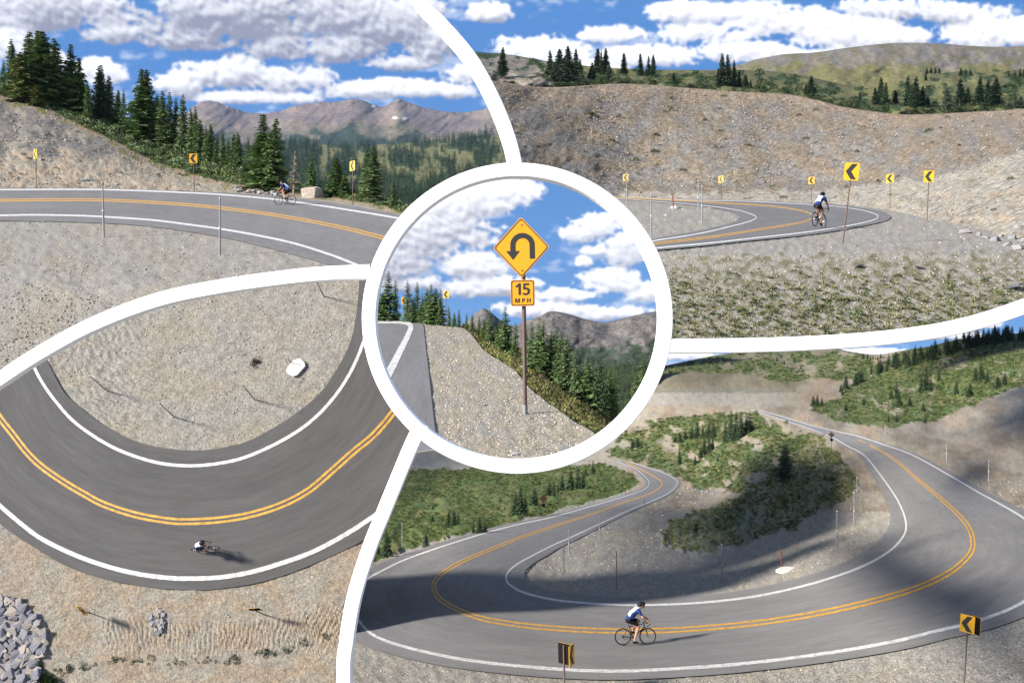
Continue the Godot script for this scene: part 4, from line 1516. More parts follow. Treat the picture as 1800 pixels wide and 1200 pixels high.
func build_bend_below_scree() -> void:
	var g := Surface.new()
	g.f = s_scree
	var toe := c3([[780, 352, 16.2], [1040, 348, 14.4], [1100, 346.5, 13.7], [1270, 350.5, 15.5], [1430, 356, 18.0], [1500, 361, 20.3], [1560, 369, 23.8], [1640, 386, 31.5], [1700, 399, 37.4], [1800, 421, 47.3], [1870, 433, 52.7]])
	var mid := c3([[780, 320, 14.8], [1100, 325, 13.2], [1270, 325, 14.2], [1430, 318, 15.2], [1560, 318, 18.5], [1640, 315, 22], [1700, 312, 25], [1800, 300, 29], [1870, 296, 31]])
	var crest := c3([[780, 128, 11.8], [870, 142, 11.6], [960, 153, 11.2], [1100, 147, 10.8], [1250, 157, 10.8], [1300, 161, 11], [1390, 166, 11.2], [1440, 176, 11.6], [1480, 187, 12], [1540, 196, 12.6], [1600, 201, 13.2], [1700, 197, 14.2], [1800, 191, 15.5], [1870, 186, 16.5]])
	var outer := [[1040, 342], [1100, 345], [1200, 351], [1300, 352.5], [1400, 357], [1437, 358.5], [1480, 361.5], [1520, 366.5], [1550, 372], [1566, 380], [1560, 388], [1535, 395], [1500, 402], [1450, 410.5], [1400, 417], [1300, 427], [1240, 434], [1160, 441.5], [1080, 451]]
	var inner := [[1040, 346.5], [1100, 351], [1150, 355], [1204, 360], [1250, 365.5], [1280, 371.5], [1296, 378], [1299, 383], [1297, 387], [1290, 391], [1275, 396], [1255, 401], [1235, 405.5], [1215, 409.5], [1190, 414], [1170, 417.5], [1150, 421], [1120, 426], [1080, 432]]
	var ea := []
	var eb := []
	for k in 181:
		ea.append(at_index(v2(outer), k / 10.0))
		eb.append(at_index(v2(inner), k / 10.0))
	var rp := road_poly(ea, eb)
	var bottom := c3([[1000, 640], [1870, 640]])
	var top_flat := []
	for p in toe:
		top_flat.append(Vector3(p.x, p.y - 0.6, 0))
	var colour := func(px, py, _p):
		var c := GRAVEL.lerp(GRAVEL_WARM, clampf(patch(px, py, 1.4) * 1.0 + 0.1, 0.0, 1.0))
		if py > 452.0 + patch(px, py, 3.0) * 40.0 - (px - 1500.0) * 0.02:
			c = c.lerp(Color(.20, .19, .12), clampf(0.5 + patch(px, py, 5.0) * 2.0, 0.0, 1.0))
		return c * (1.0 + patch(px, py, 6.0) * 0.2)
	setting("ground", sheet(g, 1000, 1820, bottom, top_flat, 220, 90, keep2, colour, func(px, py, _p): return Vector3.ZERO if within(rp, px, py) else Vector3(0, patch(px, py, 7.0) * 0.03, 0)), mats.near_gravel)
	var b := Surface.new()
	b.curves = [toe, mid, crest]
	var bank_line := c3([[780, 330], [1240, 338], [1330, 335], [1420, 336], [1500, 326], [1560, 318], [1640, 312], [1700, 296], [1800, 262], [1870, 250]])
	var scree_c := func(px, py, _p):
		var e: float = curve_y(crest, px)
		var c := SCREE.lerp(SCREE_GREY, clampf(0.5 + patch(px, py, 2.0) * 2.0, 0.0, 1.0))
		var dirt: float = clampf(1.0 - (py - e) / (34.0 + patch(px, py, 3.0) * 40.0), 0.0, 1.0)
		c = c.lerp(DIRT * 0.85, dirt * 0.75)
		if py > curve_y(bank_line, px) + patch(px, py, 4.0) * 10.0:
			c = GRAVEL_WARM.lerp(GRAVEL, clampf(0.55 + patch(px, py, 3.0) * 1.5, 0.0, 1.0)) * 0.92
		if px > 1620.0 and py > 330.0:
			c = c.lerp(DIRT, clampf(patch(px, py, 3.0, 77.0) * 1.2, 0.0, 0.4))
		return c * (1.0 + patch(px, py, 6.0, 11.0) * 0.24)
	var scree_b := func(px, py, p):
		var e: float = clampf((curve_y(toe, px) - py) / 12.0, 0.0, 1.0) * clampf((py - curve_y(crest, px)) / 4.0, 0.3, 1.0)
		return p.normalized() * (patch(px, py, 1.0) * 1.6 + patch(px, py, 6.0) * 0.25) * e
	setting("hillside", sheet(b, 780, 1820, toe, crest, 330, 90, keep2, scree_c, scree_b, 1.15), mats.scree)
	var road := setting("road", road_mesh(g, ea, eb, 180, 12, 0.04, keep2, 0.18), mats.asphalt)
	paint_line(road, "edge_line", line_mesh(g, [[1040, 347], [1100, 350.3], [1150, 354.5], [1204, 358.6], [1244, 363], [1270, 366], [1300, 371], [1320, 377], [1330, 383], [1323, 388.5], [1306, 394], [1280, 400.5], [1250, 408], [1220, 414], [1190, 419], [1160, 423.5], [1080, 437]], 180, 0.044, 0.0, 0.046, keep2), mats.white_paint)
	for k in [-1, 1]:
		paint_line(road, "centre_line", line_mesh(g, [[1040, 345.5], [1100, 348], [1192, 352.8], [1240, 355.2], [1280, 358], [1340, 361.6], [1380, 366], [1410, 371.5], [1425, 376.5], [1430, 382], [1422, 388], [1400, 394], [1370, 399.5], [1320, 407.5], [1260, 417], [1200, 424.5], [1154, 430], [1080, 441]], 180, 0.030, 0.028 * k, 0.046, keep2), mats.yellow_paint)
	paint_line(road, "edge_line", line_mesh(g, [[1040, 343.5], [1100, 346.3], [1200, 352], [1300, 354], [1380, 357.6], [1437, 361], [1475, 364], [1512, 369.6], [1535, 375.5], [1545, 381], [1537, 387.5], [1512, 394], [1487, 399], [1450, 405], [1400, 412], [1320, 421], [1240, 430], [1160, 437.6], [1080, 448]], 180, 0.044, 0.0, 0.046, keep2), mats.white_paint)
	# scree, plants, rocks
	var stone_c := [Color(.30, .27, .24), Color(.20, .19, .18), Color(.38, .34, .29), Color(.33, .25, .18)]
	strew("scree_stones", rocks, mats.rock, b, [850, 140, 1860, 430], 6500, Vector2(1.2, 4.4), func(px, py): return keep2(px, py) and py > curve_y(crest, px) + 2.0 and py < curve_y(toe, px) - 2.0, stone_c, "loose broken stones covering the scree slope", "stones")
	strew("verge_stones", rocks, mats.rock, g, [1090, 350, 1860, 600], 2600, Vector2(1.2, 5), func(px, py): return keep2(px, py) and not within(rp, px, py) and py > curve_y(toe, px), [Color(.36, .33, .29), Color(.28, .27, .25), Color(.42, .39, .34)], "loose stones on the gravel inside and before the bend", "stones")
	strew("scree_plants", shrubs, mats.leaf, b, [900, 160, 1860, 400], 120, Vector2(4, 13), func(px, py): return keep2(px, py) and py > curve_y(crest, px) + 6.0 and py < curve_y(toe, px) - 3.0, [Color(.08, .12, .04), Color(.13, .14, .05), Color(.10, .13, .06)], "small green plants dotted over the scree slope", "plants", 0.2)
	var lawn := func(px: float, py: float) -> bool:
		return keep2(px, py) and py > 474.0 - (px - 1500.0) * 0.02 + patch(px, py, 2.0) * 30.0 and patch(px, py, 8.0, 31.0) > (-0.12 if py > 520.0 else 0.04) and rng.randf() < smoothstep(455.0, 520.0, py)
	strew("grass_tufts", tufts, mats.leaf, g, [1170, 450, 1860, 610], 2700, Vector2(4, 11), lawn, [Color(.23, .24, .11), Color(.18, .21, .085), Color(.28, .27, .15), Color(.14, .19, .075), Color(.31, .29, .19)], "yellow-green alpine grass tufts scattered over stony ground", "grass", 0.2)
	strew("verge_plants", shrubs, mats.leaf, g, [1180, 455, 1860, 600], 260, Vector2(6, 17), lawn, [Color(.08, .14, .045), Color(.11, .17, .06), Color(.09, .15, .07)], "low leafy green plants among the grass tufts", "plants", 0.2, 0.6)
	for q in [[1700, 410, 26, 4], [1722, 414, 15, 1], [1735, 419, 15, 4], [1750, 424, 16, 2], [1770, 432, 20, 4], [1790, 438, 22, 0], [1780, 420, 18, 2], [1797, 425, 14, 1], [1760, 415, 10, 0]]:
		rock_thing("ditch_rock", g, q[0], q[1], q[2], Color(.38, .38, .39), "grey rock in the ditch at the foot of the scree slope", "rocks in the ditch below the scree", 1.1, q[3])
	rock_thing("flat_rock", g, 1618, 472, 22, Color(.42, .42, .44), "pale flat rock lying among the grass tufts before the bend", "", 0.5, 4)
	rock_thing("stone_block", g, 1782, 508, 32, Color(.26, .26, .30), "large bluish rock half buried in the grass below the ditch", "", 0.7, 5)
	rock_thing("flat_rock", g, 1510, 470, 20, Color(.33, .33, .33), "dark flat rock at the upper edge of the grass", "", 0.4, 5)
	# signs, poles, rider
	chevron_sign(g, 1100, 347.5, 306, 11.5, -0.3, 0.0, "chevron sign at the far end of the bend beside a marker pole", "")
	chevron_sign(g, 1268, 352, 309, 12, -0.6, 0.0, "chevron sign behind the inside marker poles, at the scree foot", "")
	chevron_sign(g, 1427, 357, 311, 12.5, -0.1, 0.0, "chevron sign directly behind the cyclist's head at the scree foot", "")
	chevron_sign(g, 1565, 369, 306, 15.5, -0.05, 0.0, "upright chevron sign just outside the tip of the bend", "")
	chevron_sign(g, 1630, 391, 300, 20.5, 0.1, -0.04, "chevron sign on a bent brown post by the ditch rocks", "")
	chevron_sign(g, 1482, 428, 286, 31, 0.1, -0.115, "large tilted chevron sign on a leaning post before the cyclist", "")
	snow_pole(g, 1102, 361, 304, "marker pole beside the far chevron sign at the bend's end", "")
	snow_pole(g, 1145, 416, 340, "marker pole on the inside gravel close to the white hoop", "")
	for q in [[1228, 375, 317], [1234.5, 394, 327]]:
		snow_pole(g, q[0], q[1], q[2], "one of two marker poles side by side inside the bend", "paired marker poles inside the bend")
	marker_post(g, 1184, 367, 341, "short rusty red stake by a pale stone slab inside the scree bend")
	pale_slab(g, 1189, 366, 20, "pale stone slab under the rusty stake inside the scree bend")
	cyclist(g, 1440, 402, 0.85, 0.95, "black road bicycle ridden away round the bend below the scree", "cyclist seen from behind riding towards the tip of the bend", 0.05)
	# high meadow and hills beyond the crest
	var w := Surface.new()
	var wb := c3([[780, 215, 5.3], [1870, 250, 5.3]])
	var wm := c3([[780, 118, 4.9], [900, 135, 4.9], [1260, 150, 4.7], [1450, 172, 4.8], [1600, 190, 4.9], [1870, 180, 4.9]])
	var wt := c3([[780, 84, 3.9], [850, 92, 3.9], [890, 95, 3.8], [960, 107, 3.7], [1060, 118, 3.6], [1150, 122, 3.5], [1260, 123, 3.4], [1340, 124, 3.3], [1420, 134, 3.3], [1480, 148, 3.4], [1540, 155, 3.6], [1590, 142, 3.4], [1660, 128, 3.2], [1740, 124, 3.2], [1870, 120, 3.2]])
	w.curves = [wb, wm, wt]
	var meadow_c := func(px, py, _p):
		var c := MEADOW.lerp(OLIVE, clampf(0.5 + patch(px, py, 2.0) * 2.0, 0.0, 1.0))
		if px < 985.0 + patch(px, py, 3.0) * 40.0:
			c = SCREE.lerp(GRAVEL, 0.4)
		if patch(px, py, 3.5, 60.0) > 0.16:
			c = Color(.06, .095, .045)
		return c * (1.0 + patch(px, py, 7.0) * 0.25)
	setting("high_meadow", sheet(w, 780, 1870, wb, wt, 280, 50, keep2, meadow_c, func(px, py, p): return p * patch(px, py, 1.5) * 0.03, 1.2), mats.hill)
	var low_scrub := func(px: float, py: float) -> bool:
		return keep2(px, py) and py < curve_y(crest, px) + 2.0 and py > curve_y(wt, px) + 2.0 and (py > curve_y(crest, px) - 12.0 + patch(px, py, 3.0) * 22.0 or patch(px, py, 3.5, 60.0) > 0.16) and px > 930.0
	strew("juniper_scrub", shrubs, mats.leaf, w, [840, 90, 1860, 205], 1200, Vector2(5, 15), low_scrub, [Color(.085, .14, .06), Color(.10, .16, .075), Color(.13, .17, .085)], "dark green low scrub along the crest above the scree", "scrub", 0.15, 0.8)
	var h := Surface.new()
	var hb := c3([[1150, 190, 2.6], [1870, 190, 2.6]])
	var ht := c3([[1150, 165, 1.4], [1220, 138, 1.4], [1262, 122, 1.4], [1300, 113, 1.4], [1330, 104, 1.4], [1380, 95, 1.4], [1430, 92, 1.4], [1480, 85, 1.4], [1550, 77, 1.4], [1600, 75, 1.4], [1650, 76, 1.4], [1700, 80, 1.4], [1760, 82, 1.4], [1870, 77, 1.4]])
	h.curves = [hb, ht]
	var hill_c := func(px, py, _p):
		var c := Color(.20, .19, .125).lerp(Color(.24, .215, .17), clampf(0.4 + patch(px, py, 2.0, 5.0) * 2.0, 0.0, 1.0))
		if patch(px, py, 3.0, 210.0) > 0.12 and py < 130.0:
			c = Color(.23, .215, .195)
		if py > 118.0 + patch(px, py, 2.0) * 24.0:
			c = MEADOW.lerp(Color(.21, .19, .09), 0.5 + patch(px, py, 4.0))
		return c * (1.0 + patch(px, py, 9.0) * 0.25)
	setting("hill", sheet(h, 1150, 1870, hb, ht, 240, 50, keep2, hill_c, func(px, py, p): return p * (patch(px, py, 1.4, 8.0) * 0.05 + patch(px, py, 6.0) * 0.004) * clampf((py - curve_y(ht, px)) / 10.0, 0.0, 1.0), 1.15), mats.hill)
	var grp := "spruces on the crest above the scree"
	for t in [[838, 120, 95, 0], [883, 132, 82, 0], [1020, 128, 104, 2], [1097, 130, 92, 3], [1127, 132, 92, 3], [1140, 133, 97, 1], [1149, 134, 94, 3], [1098, 127, 115, 0]]:
		tree(w, t[0], t[1], t[2], t[3], "lone dark spruce on the bare crest above the scree" if t[0] < 900 else "slim spruce standing apart on the scrubby crest above the scree", grp)
	for t in [[968, 134, 86, 2], [984, 136, 84, 2], [1000, 138, 79, 0], [1012, 134, 82, 2], [992, 142, 100, 4], [975, 142, 108, 4], [1050, 130, 83, 3], [1057, 131, 86, 1], [1064, 131, 83, 3], [1070, 141, 112, 4], [1040, 138, 108, 2]]:
		tree(w, t[0], t[1], t[2], t[3], "dark conifer in the bushy clump on the scree's crest", "clump of conifers on the scree crest")
	for t in [[1270, 152, 92, 3], [1281, 154, 93, 1], [1291, 153, 104, 3], [1262, 152, 118, 3], [1300, 154, 122, 1], [1311, 152, 130, 2], [1185, 147, 127, 2], [1320, 156, 138, 2]]:
		tree(w, t[0], t[1], t[2], t[3], "slender conifer in the tight group on the middle of the crest", "tight group of conifers on the crest")
	for t in [[1426, 168, 132, 2], [1418, 166, 145, 0]]:
		tree(w, t[0], t[1], t[2], t[3], "stout dark spruce alone beside the olive meadow", "stout spruce by the meadow")
	for t in [[1377, 163, 151, 2], [1383, 163, 152, 2]]:
		tree(w, t[0], t[1], t[2], t[3], "tiny spruce low in the scrub by the meadow edge", "tiny spruces in the scrub")
	for t in [[1548, 182, 134, 2], [1557, 184, 143, 2], [1540, 184, 152, 0], [1575, 182, 157, 0], [1597, 188, 130, 2], [1610, 188, 133, 2], [1604, 190, 144, 0], [1622, 187, 150, 2], [1632, 188, 165, 0], [1690, 184, 136, 2], [1702, 184, 152, 0], [1722, 184, 132, 1], [1738, 184, 139, 2], [1752, 185, 134, 2], [1745, 186, 148, 0], [1785, 192, 164, 4], [1796, 192, 168, 4], [1512, 176, 160, 0]]:
		tree(w, t[0], t[1], t[2], t[3], "dark spruce in the row where the scree crest dips", "row of spruces where the crest dips")
	tree(w, 1666, 191, 154, 4, "pine with a bare pale trunk standing before the spruce row", "", "pine_tree")
	tree(w, 1680, 191, 175, 6, "short bleached dead tree beside the bare-trunked pine", "", "dead_tree")
	for t in [[1630, 129, 118, 2], [1637, 129, 117, 0], [1645, 129, 117, 2], [1652, 129, 119, 0], [1690, 132, 119, 2], [1698, 132, 120, 0], [1707, 133, 121, 2], [1785, 138, 122, 2], [1794, 138, 119, 0], [1800, 138, 121, 2], [1628, 141, 128, 0]]:
		tree(w, t[0], t[1], t[2], t[3], "small far spruce in a dark patch under the bare hill", "small spruces under the bare hill")

func at_index(p: Array, t: float) -> Vector2:
	var i := clampi(int(t), 0, p.size() - 2)
	return p[i].cubic_interpolate(p[i + 1], p[maxi(i - 1, 0)], p[mini(i + 2, p.size() - 1)], t - i)

func marker_post(surf: Surface, px: float, base: float, top: float, label: String) -> void:
	var at := surf.pt(px, base)
	var h := (base - top) / surf.s(px, base)
	var o := thing("stake", label, "stake", at)
	stand(o, surf, to_eye(at), 0.06)
	part("post", tube(Vector3(0, -0.2, 0), Vector3(0, h * 0.93, 0), h * 0.045, -1.0, 6), mats.sign_rust, o)
	part("cap", tube(Vector3(0, h * 0.93, 0), Vector3(0, h, 0), h * 0.055, -1.0, 6), mats.brown_post, o)

func pale_slab(surf: Surface, px: float, py: float, wide_px: float, label: String) -> void:
	var o := MeshInstance3D.new()
	o.name = numbered("stone_slab")
	var shape := PackedVector2Array()
	for p in [[-.5, -.1], [-.42, -.3], [-.1, -.5], [.12, -.42], [.5, .05], [.44, .28], [.2, .5], [-.12, .42], [-.3, .2]]:
		shape.append(Vector2(p[0], p[1]) * wide_px / surf.s(px, py))
	o.mesh = plate(shape, 0.16, -0.05)
	o.material_override = mats.slab
	tag(o, label, "slab")
	add_child(o)
	var b := Basis(Vector3.RIGHT, -PI / 2)
	if surf.up != Vector3.UP:
		b = Basis(Quaternion(Vector3.UP, surf.up)) * b
	o.transform = Transform3D(b, surf.pt(px, py))

# ---------------------------------------------------------------- the loop seen from straight above
func build_loop_from_above() -> void:
	var g := Surface.new()
	g.up = LOOP_UP
	g.f = s_tilt
	var inner := [[30, 560], [62, 600], [79, 628], [88, 650], [110, 686], [136, 712], [176, 743], [205, 761], [264, 783], [315, 791], [359, 791.5], [403, 785], [440, 774], [488, 748], [532, 718], [565, 688], [594, 646], [618, 595], [629, 529], [632, 470]]
	var outer := [[-100, 730], [-75, 800], [-55, 850], [-30, 895], [0, 921], [29, 943], [73, 970], [121, 997], [183, 1018], [257, 1032], [330, 1037], [385, 1036], [440, 1027], [513, 1007], [587, 975], [638, 950], [700, 908], [745, 860], [780, 780], [800, 640]]
	# matched pairs across the carriageway
	var pa := v2([[40, 570], [79, 628], [110, 686], [136, 712], [176, 743], [218, 767], [264, 783], [315, 791], [338, 792], [359, 791.5], [403, 785], [440, 774], [488, 748], [532, 718], [565, 688], [594, 646], [618, 595], [629, 529], [632, 470]])
	var pb := v2([[-110, 720], [-90, 790], [-45, 870], [0, 921], [60, 962], [121, 997], [200, 1022], [280, 1034], [330, 1037], [370, 1036.5], [440, 1027], [500, 1011], [575, 981], [638, 950], [690, 915], [735, 870], [770, 800], [790, 700], [800, 560]])
	var ea := []
	var eb := []
	for k in 181:
		ea.append(at_index(pa, k / 10.0))
		eb.append(at_index(pb, k / 10.0))
	var rp := road_poly(ea, eb)
	var colour := func(px, py, _p):
		var c := GRAVEL.lerp(GRAVEL_WARM, clampf(0.3 + patch(px, py, 0.9) * 1.3, 0.0, 1.0))
		if py > 940.0:
			c = c.lerp(GRAVEL_WARM, 0.6).lerp(DIRT, clampf(0.35 + patch(px, py, 1.4, 33.0) * 1.2, 0.0, 0.7))
		return c * (1.0 + patch(px, py, 5.0, 9.0) * 0.2)
	var ruts := c3([[0, 1085], [200, 1085], [460, 1090], [700, 1040]])
	var bump := func(px, py, _p):
		if within(rp, px, py):
			return Vector3.ZERO
		var k: float = patch(px, py, 5.0) * 0.02 + patch(px, py, 1.5) * 0.06
		if py < 800.0:
			k += sin(Vector2(px - 340.0, py - 500.0).length() * 0.55 + patch(px, py, 2.0) * 6.0) * 0.03 * clampf((300.0 - px) / 100.0, 0.0, 1.0)
		elif px > 180.0:
			k += sin(px * 0.75 + (py - 1090.0) * (px - 300.0) * 0.0012 + patch(px, py, 2.0) * 5.0) * 0.045 * smoothstep(curve_y(ruts, px) - 8.0, curve_y(ruts, px) + 10.0, py) * smoothstep(1180.0, 1120.0, py)
		return g.up * k
	var bottom := c3([[-70, 1230], [760, 1230]])
	var top := c3([[-70, 660], [0, 610], [160, 530], [400, 478], [760, 465]])
	setting("ground", sheet(g, -20, 760, bottom, top, 260, 220, keep3, colour, bump), mats.gravel)
	var road := setting("road", road_mesh(g, ea, eb, 180, 24, 0.05, keep3, 0.12), mats.asphalt)
	paint_line(road, "edge_line", line_mesh(g, [[40, 590], [57, 638.7], [77, 677], [103, 712], [132, 743], [176, 774], [220, 796], [279, 814], [337, 819], [396, 813], [447, 798], [506, 769], [550, 738], [587, 699], [616, 655], [638, 604], [655, 540], [660, 480]], 200, 0.15, 0.0, 0.056, keep3), mats.white_paint)
	for k in [-1, 1]:
		paint_line(road, "centre_line", line_mesh(g, [[-60, 640], [-30, 690], [0, 735], [22, 763], [48, 796], [73, 820], [110, 846], [147, 868], [183, 887], [238, 905], [293, 915], [330, 917], [385, 914], [440, 905], [495, 887.5], [543, 862], [587, 825], [623, 793], [660, 762], [700, 712], [730, 650]], 240, 0.115, 0.105 * k, 0.056, keep3), mats.yellow_paint)
	paint_line(road, "edge_line", line_mesh(g, [[-60, 830], [-30, 862], [0, 889], [37, 920.5], [73, 947], [128, 974], [183, 994], [238, 1008], [293, 1015.5], [330, 1017], [385, 1015], [440, 1006], [495, 990], [550, 970], [605, 941], [649, 913], [700, 875]], 200, 0.2, 0.0, 0.056, keep3), mats.white_paint)
	var stone_c := [Color(.38, .355, .315), Color(.31, .295, .275), Color(.44, .41, .37), Color(.38, .32, .26)]
	strew("loop_stones", rocks, mats.rock, g, [-50, 480, 660, 1210], 2600, Vector2(1.0, 3.6), func(px, py): return keep3(px, py) and not within(rp, px, py) and (py < 800.0 or patch(px, py, 1.5) > -0.15), stone_c, "loose stones on the bare gravel around the loop", "stones", 0.6)
	# rip-rap and rock clump below the loop
	var rr := poly([[-40, 1050], [20, 1052], [55, 1072], [72, 1105], [85, 1130], [72, 1165], [62, 1210], [-40, 1210]])
	var spots := []
	var tries := 0
	while spots.size() < 170 and tries < 9000:
		tries += 1
		var q := Vector2(rng.randf_range(-35, 88), rng.randf_range(1050, 1208))
		if not within(rr, q.x, q.y):
			continue
		var free := true
		for o in spots:
			if q.distance_to(o) < 7.2:
				free = false
				break
		if free:
			spots.append(q)
	for q in spots:
		rock_thing("rip_rap_rock", g, q.x, q.y, rng.randf_range(11, 25), [Color(.36, .34, .33), Color(.30, .30, .31), Color(.45, .40, .35), Color(.33, .31, .30)][rng.randi() % 4], "angular grey block in the big rip-rap pile below the loop", "rip-rap pile below the loop", 0.9)
	for i in 44:
		var a := rng.randf() * TAU
		var q := sqrt(rng.randf())
		rock_thing("clump_rock", g, 277 + cos(a) * q * 13, 1092 + sin(a) * q * 23, rng.randf_range(5, 12), [Color(.38, .37, .36), Color(.30, .30, .30), Color(.44, .40, .36)][i % 3], "small grey rock in the narrow heap between the two signs below the loop", "narrow rock heap below the loop")
	# plants
	var row := c3([[100, 1180], [190, 1160], [300, 1162], [400, 1158], [500, 1142], [590, 1110]])
	strew("row_of_plants", shrubs, mats.leaf, g, [90, 1095, 600, 1195], 90, Vector2(4, 11), func(px, py): return absf(py - curve_y(row, px)) < 6.0 and patch(px, py, 5.0) > -0.12, [Color(.045, .085, .03), Color(.06, .10, .035)], "broken row of small green plants across the dirt below the loop", "plants", 0.3)
	strew("bank_plants", shrubs, mats.leaf, g, [55, 1160, 110, 1205], 60, Vector2(6, 14), func(px, py): return py > 1165.0 + absf(px - 68.0) * 0.9, [Color(.045, .085, .03), Color(.07, .11, .035)], "thick green plants at the foot of the rip-rap pile", "plants", 0.3)
	strew("dry_plants", shrubs, mats.leaf, g, [440, 628, 458, 645], 14, Vector2(5, 9), func(px, py): return absf((px - 449) + (py - 637) * 1.0) < 6.0, [Color(.075, .065, .035), Color(.10, .09, .05)], "small dark clump of dry plants on the gravel inside the loop", "plants", 0.3)
	# poles, stake, slab, signs
	for q in [[188, 687, 3], [306, 733, 3], [447, 702, 3], [569, 521, 3]]:
		snow_pole(g, q[0], q[1], 0.0, "thin marker pole casting a long shadow on the gravel inside the loop", "marker poles inside the loop", 1.9)
	marker_post(g, 512, 638, 620, "short rusty stake at the corner of the white slab inside the loop")
	pale_slab(g, 520, 647, 34, "white five-sided stone slab lying on the gravel inside the loop")
	chevron_sign(g, 158, 1076, 1024, 24, 1.9, 0.15, "edge-on chevron sign on a crooked post near the rip-rap pile", "")
	chevron_sign(g, 462, 1078, 1026, 24, 2.9, -0.05, "chevron sign seen from above among the bulldozer ruts", "")
	cyclist(g, 365, 967, 0.03, 0.78, "black road bicycle seen from above in the outer lane of the loop", "cyclist in a white and blue jersey seen from straight above")

# ---------------------------------------------------------------- the verge with the warning sign
func s_verge(_px: float, py: float) -> float:
	return 31.0 + 0.2917 * (py - 560.0)

func build_sign_verge() -> void:
	var g := Surface.new()
	g.f = s_verge
	g.gain = 1.2
	var crest := c3([[600, 566], [660, 564], [740, 568], [790, 574], [820, 580], [851, 617], [905, 650], [932, 684], [982, 720], [1013, 743], [1047, 764], [1110, 812], [1190, 880]])
	var bottom := c3([[600, 828], [1060, 828], [1110, 850], [1190, 900]])
	var asph := v2([[738, 568.5], [744, 573], [746, 590], [749, 620], [754, 660], [758, 700], [763, 745], [768, 780], [773, 828]])
	var asph_l := v2([[600, 566.5], [600, 570], [600, 590], [600, 620], [600, 660], [600, 700], [600, 745], [600, 780], [600, 828]])
	var ea := smooth(asph, 90)
	var eb := smooth(asph_l, 90)
	var rp := road_poly(ea, eb)
	var verge_c := Color(.40, .355, .275)
	setting("ground", sheet(g, 600, 1190, bottom, crest, 200, 120, keep4, func(px, py, _p): return verge_c.lerp(GRAVEL, clampf(0.3 + patch(px, py, 2.0), 0.0, 1.0)) * (1.0 + patch(px, py, 6.0) * 0.22), func(px, py, _p): return Vector3.ZERO if within(rp, px, py) else Vector3(0, patch(px, py, 4.0) * 0.02, 0)), mats.near_gravel)
	var road := setting("road", road_mesh(g, ea, eb, 90, 10, 0.03, keep4, 0.21), mats.asphalt)
	paint_line(road, "edge_line", line_mesh(g, [[664, 565.8], [700, 566.3], [716, 569], [722, 575], [719, 586], [711, 603], [700, 625], [690, 645], [680, 664], [662, 700], [640, 740]], 90, 0.19, 0.0, 0.036, keep4), mats.white_paint)
	# the grassy slope that falls away behind the verge
	var b := Surface.new()
	var lip := []
	for p in crest:
		lip.append(Vector3(p.x, p.y + 3.0, s_verge(p.x, p.y)))
	var slope := c3([[600, 562, 31.0], [740, 566, 32.0], [800, 572, 33], [838, 580, 33.5], [892, 603, 35], [932, 626, 37], [973, 657, 40], [1022, 694, 43], [1072, 734, 47], [1120, 775, 51], [1190, 830, 56]])
	b.curves = [lip, slope]
	b.gain = 1.2
	setting("grassy_slope", sheet(b, 600, 1190, lip, slope, 180, 30, keep4, func(px, py, _p): return Color(.20, .175, .085).lerp(Color(.10, .12, .05), clampf(0.45 + patch(px, py, 4.0) * 2.0, 0.0, 1.0)) * (1.0 + patch(px, py, 8.0) * 0.3), func(px, py, _p): return Vector3(0, patch(px, py, 4.0) * 0.08, 0), 1.25), mats.near_gravel)
	var bank := func(px: float, py: float) -> bool: return keep4(px, py) and py < curve_y(crest, px) + 1.0 and py > curve_y(slope, px) and px > 815.0
	strew("slope_grass", tufts, mats.leaf, b, [810, 570, 1130, 800], 2600, Vector2(6, 13), bank, [Color(.29, .26, .10), Color(.20, .23, .07), Color(.15, .20, .065), Color(.32, .26, .14)], "dry yellow-green grass on the slope falling away behind the verge", "grass", 0.2)
	strew("slope_bushes", shrubs, mats.leaf, b, [930, 620, 1110, 760], 120, Vector2(10, 26), func(px, py): return keep4(px, py) and absf(py - curve_y(slope, px) - 3.0) < 8.0, [Color(.09, .13, .06), Color(.12, .16, .07), Color(.11, .14, .09)], "pale green bushes along the lower edge of the grassy slope", "scrub", 0.2)
	strew("verge_stones", rocks, mats.rock, g, [745, 570, 1080, 826], 5000, Vector2(1.1, 5), func(px, py): return keep4(px, py) and not within(rp, px, py) and py > curve_y(crest, px) + 1.0, [Color(.42, .38, .31), Color(.34, .32, .29), Color(.50, .46, .39), Color(.38, .31, .22)], "loose tan stones covering the verge round the sign post", "stones")
	for q in [[912, 646, 16], [958, 665, 10]]:
		rock_thing("slope_rock", b, q[0], q[1] + 2, q[2], Color(.5, .46, .42), "pale rock in the dry grass just behind the sign post", "rocks on the grassy slope", 0.6)
	for q in [[893, 741, 9], [905, 799, 16], [985, 780, 9], [852, 712, 10], [930, 735, 9], [800, 650, 6]]:
		rock_thing("verge_rock", g, q[0], q[1], q[2], Color(.42, .42, .42), "larger grey stone lying on the tan verge gravel", "larger stones on the verge", 0.5)
	turn_sign(g, 923, 728)
	chevron_sign(g, 711, 566, 522, 12, -0.1, 0.02, "small chevron sign among spruces where the road goes over the rise", "")
	chevron_sign(g, 784, 575, 511, 13, -0.3, 0.0, "chevron sign on a grey post at the end of the verge", "")
	var lbl := "dark spruce in the wood behind the rise of the road"
	for t in [[668, 568, 500, 1], [680, 568, 474, 0], [695, 568, 489, 1], [672, 568, 515, 2], [717, 569, 491, 1], [733, 570, 493, 3], [727, 570, 520, 2], [748, 571, 505, 2], [757, 572, 499, 0], [766, 573, 505, 2], [774, 574, 507, 1], [741, 571, 512, 0], [790, 575, 535, 1], [806, 578, 542, 1], [820, 580, 549, 3], [798, 577, 548, 2]]:
		tree(b, t[0], t[1], t[2], t[3], lbl, "spruces behind the rise of the road")
	lbl = "spruce standing on the slope below the verge, far mountains behind"
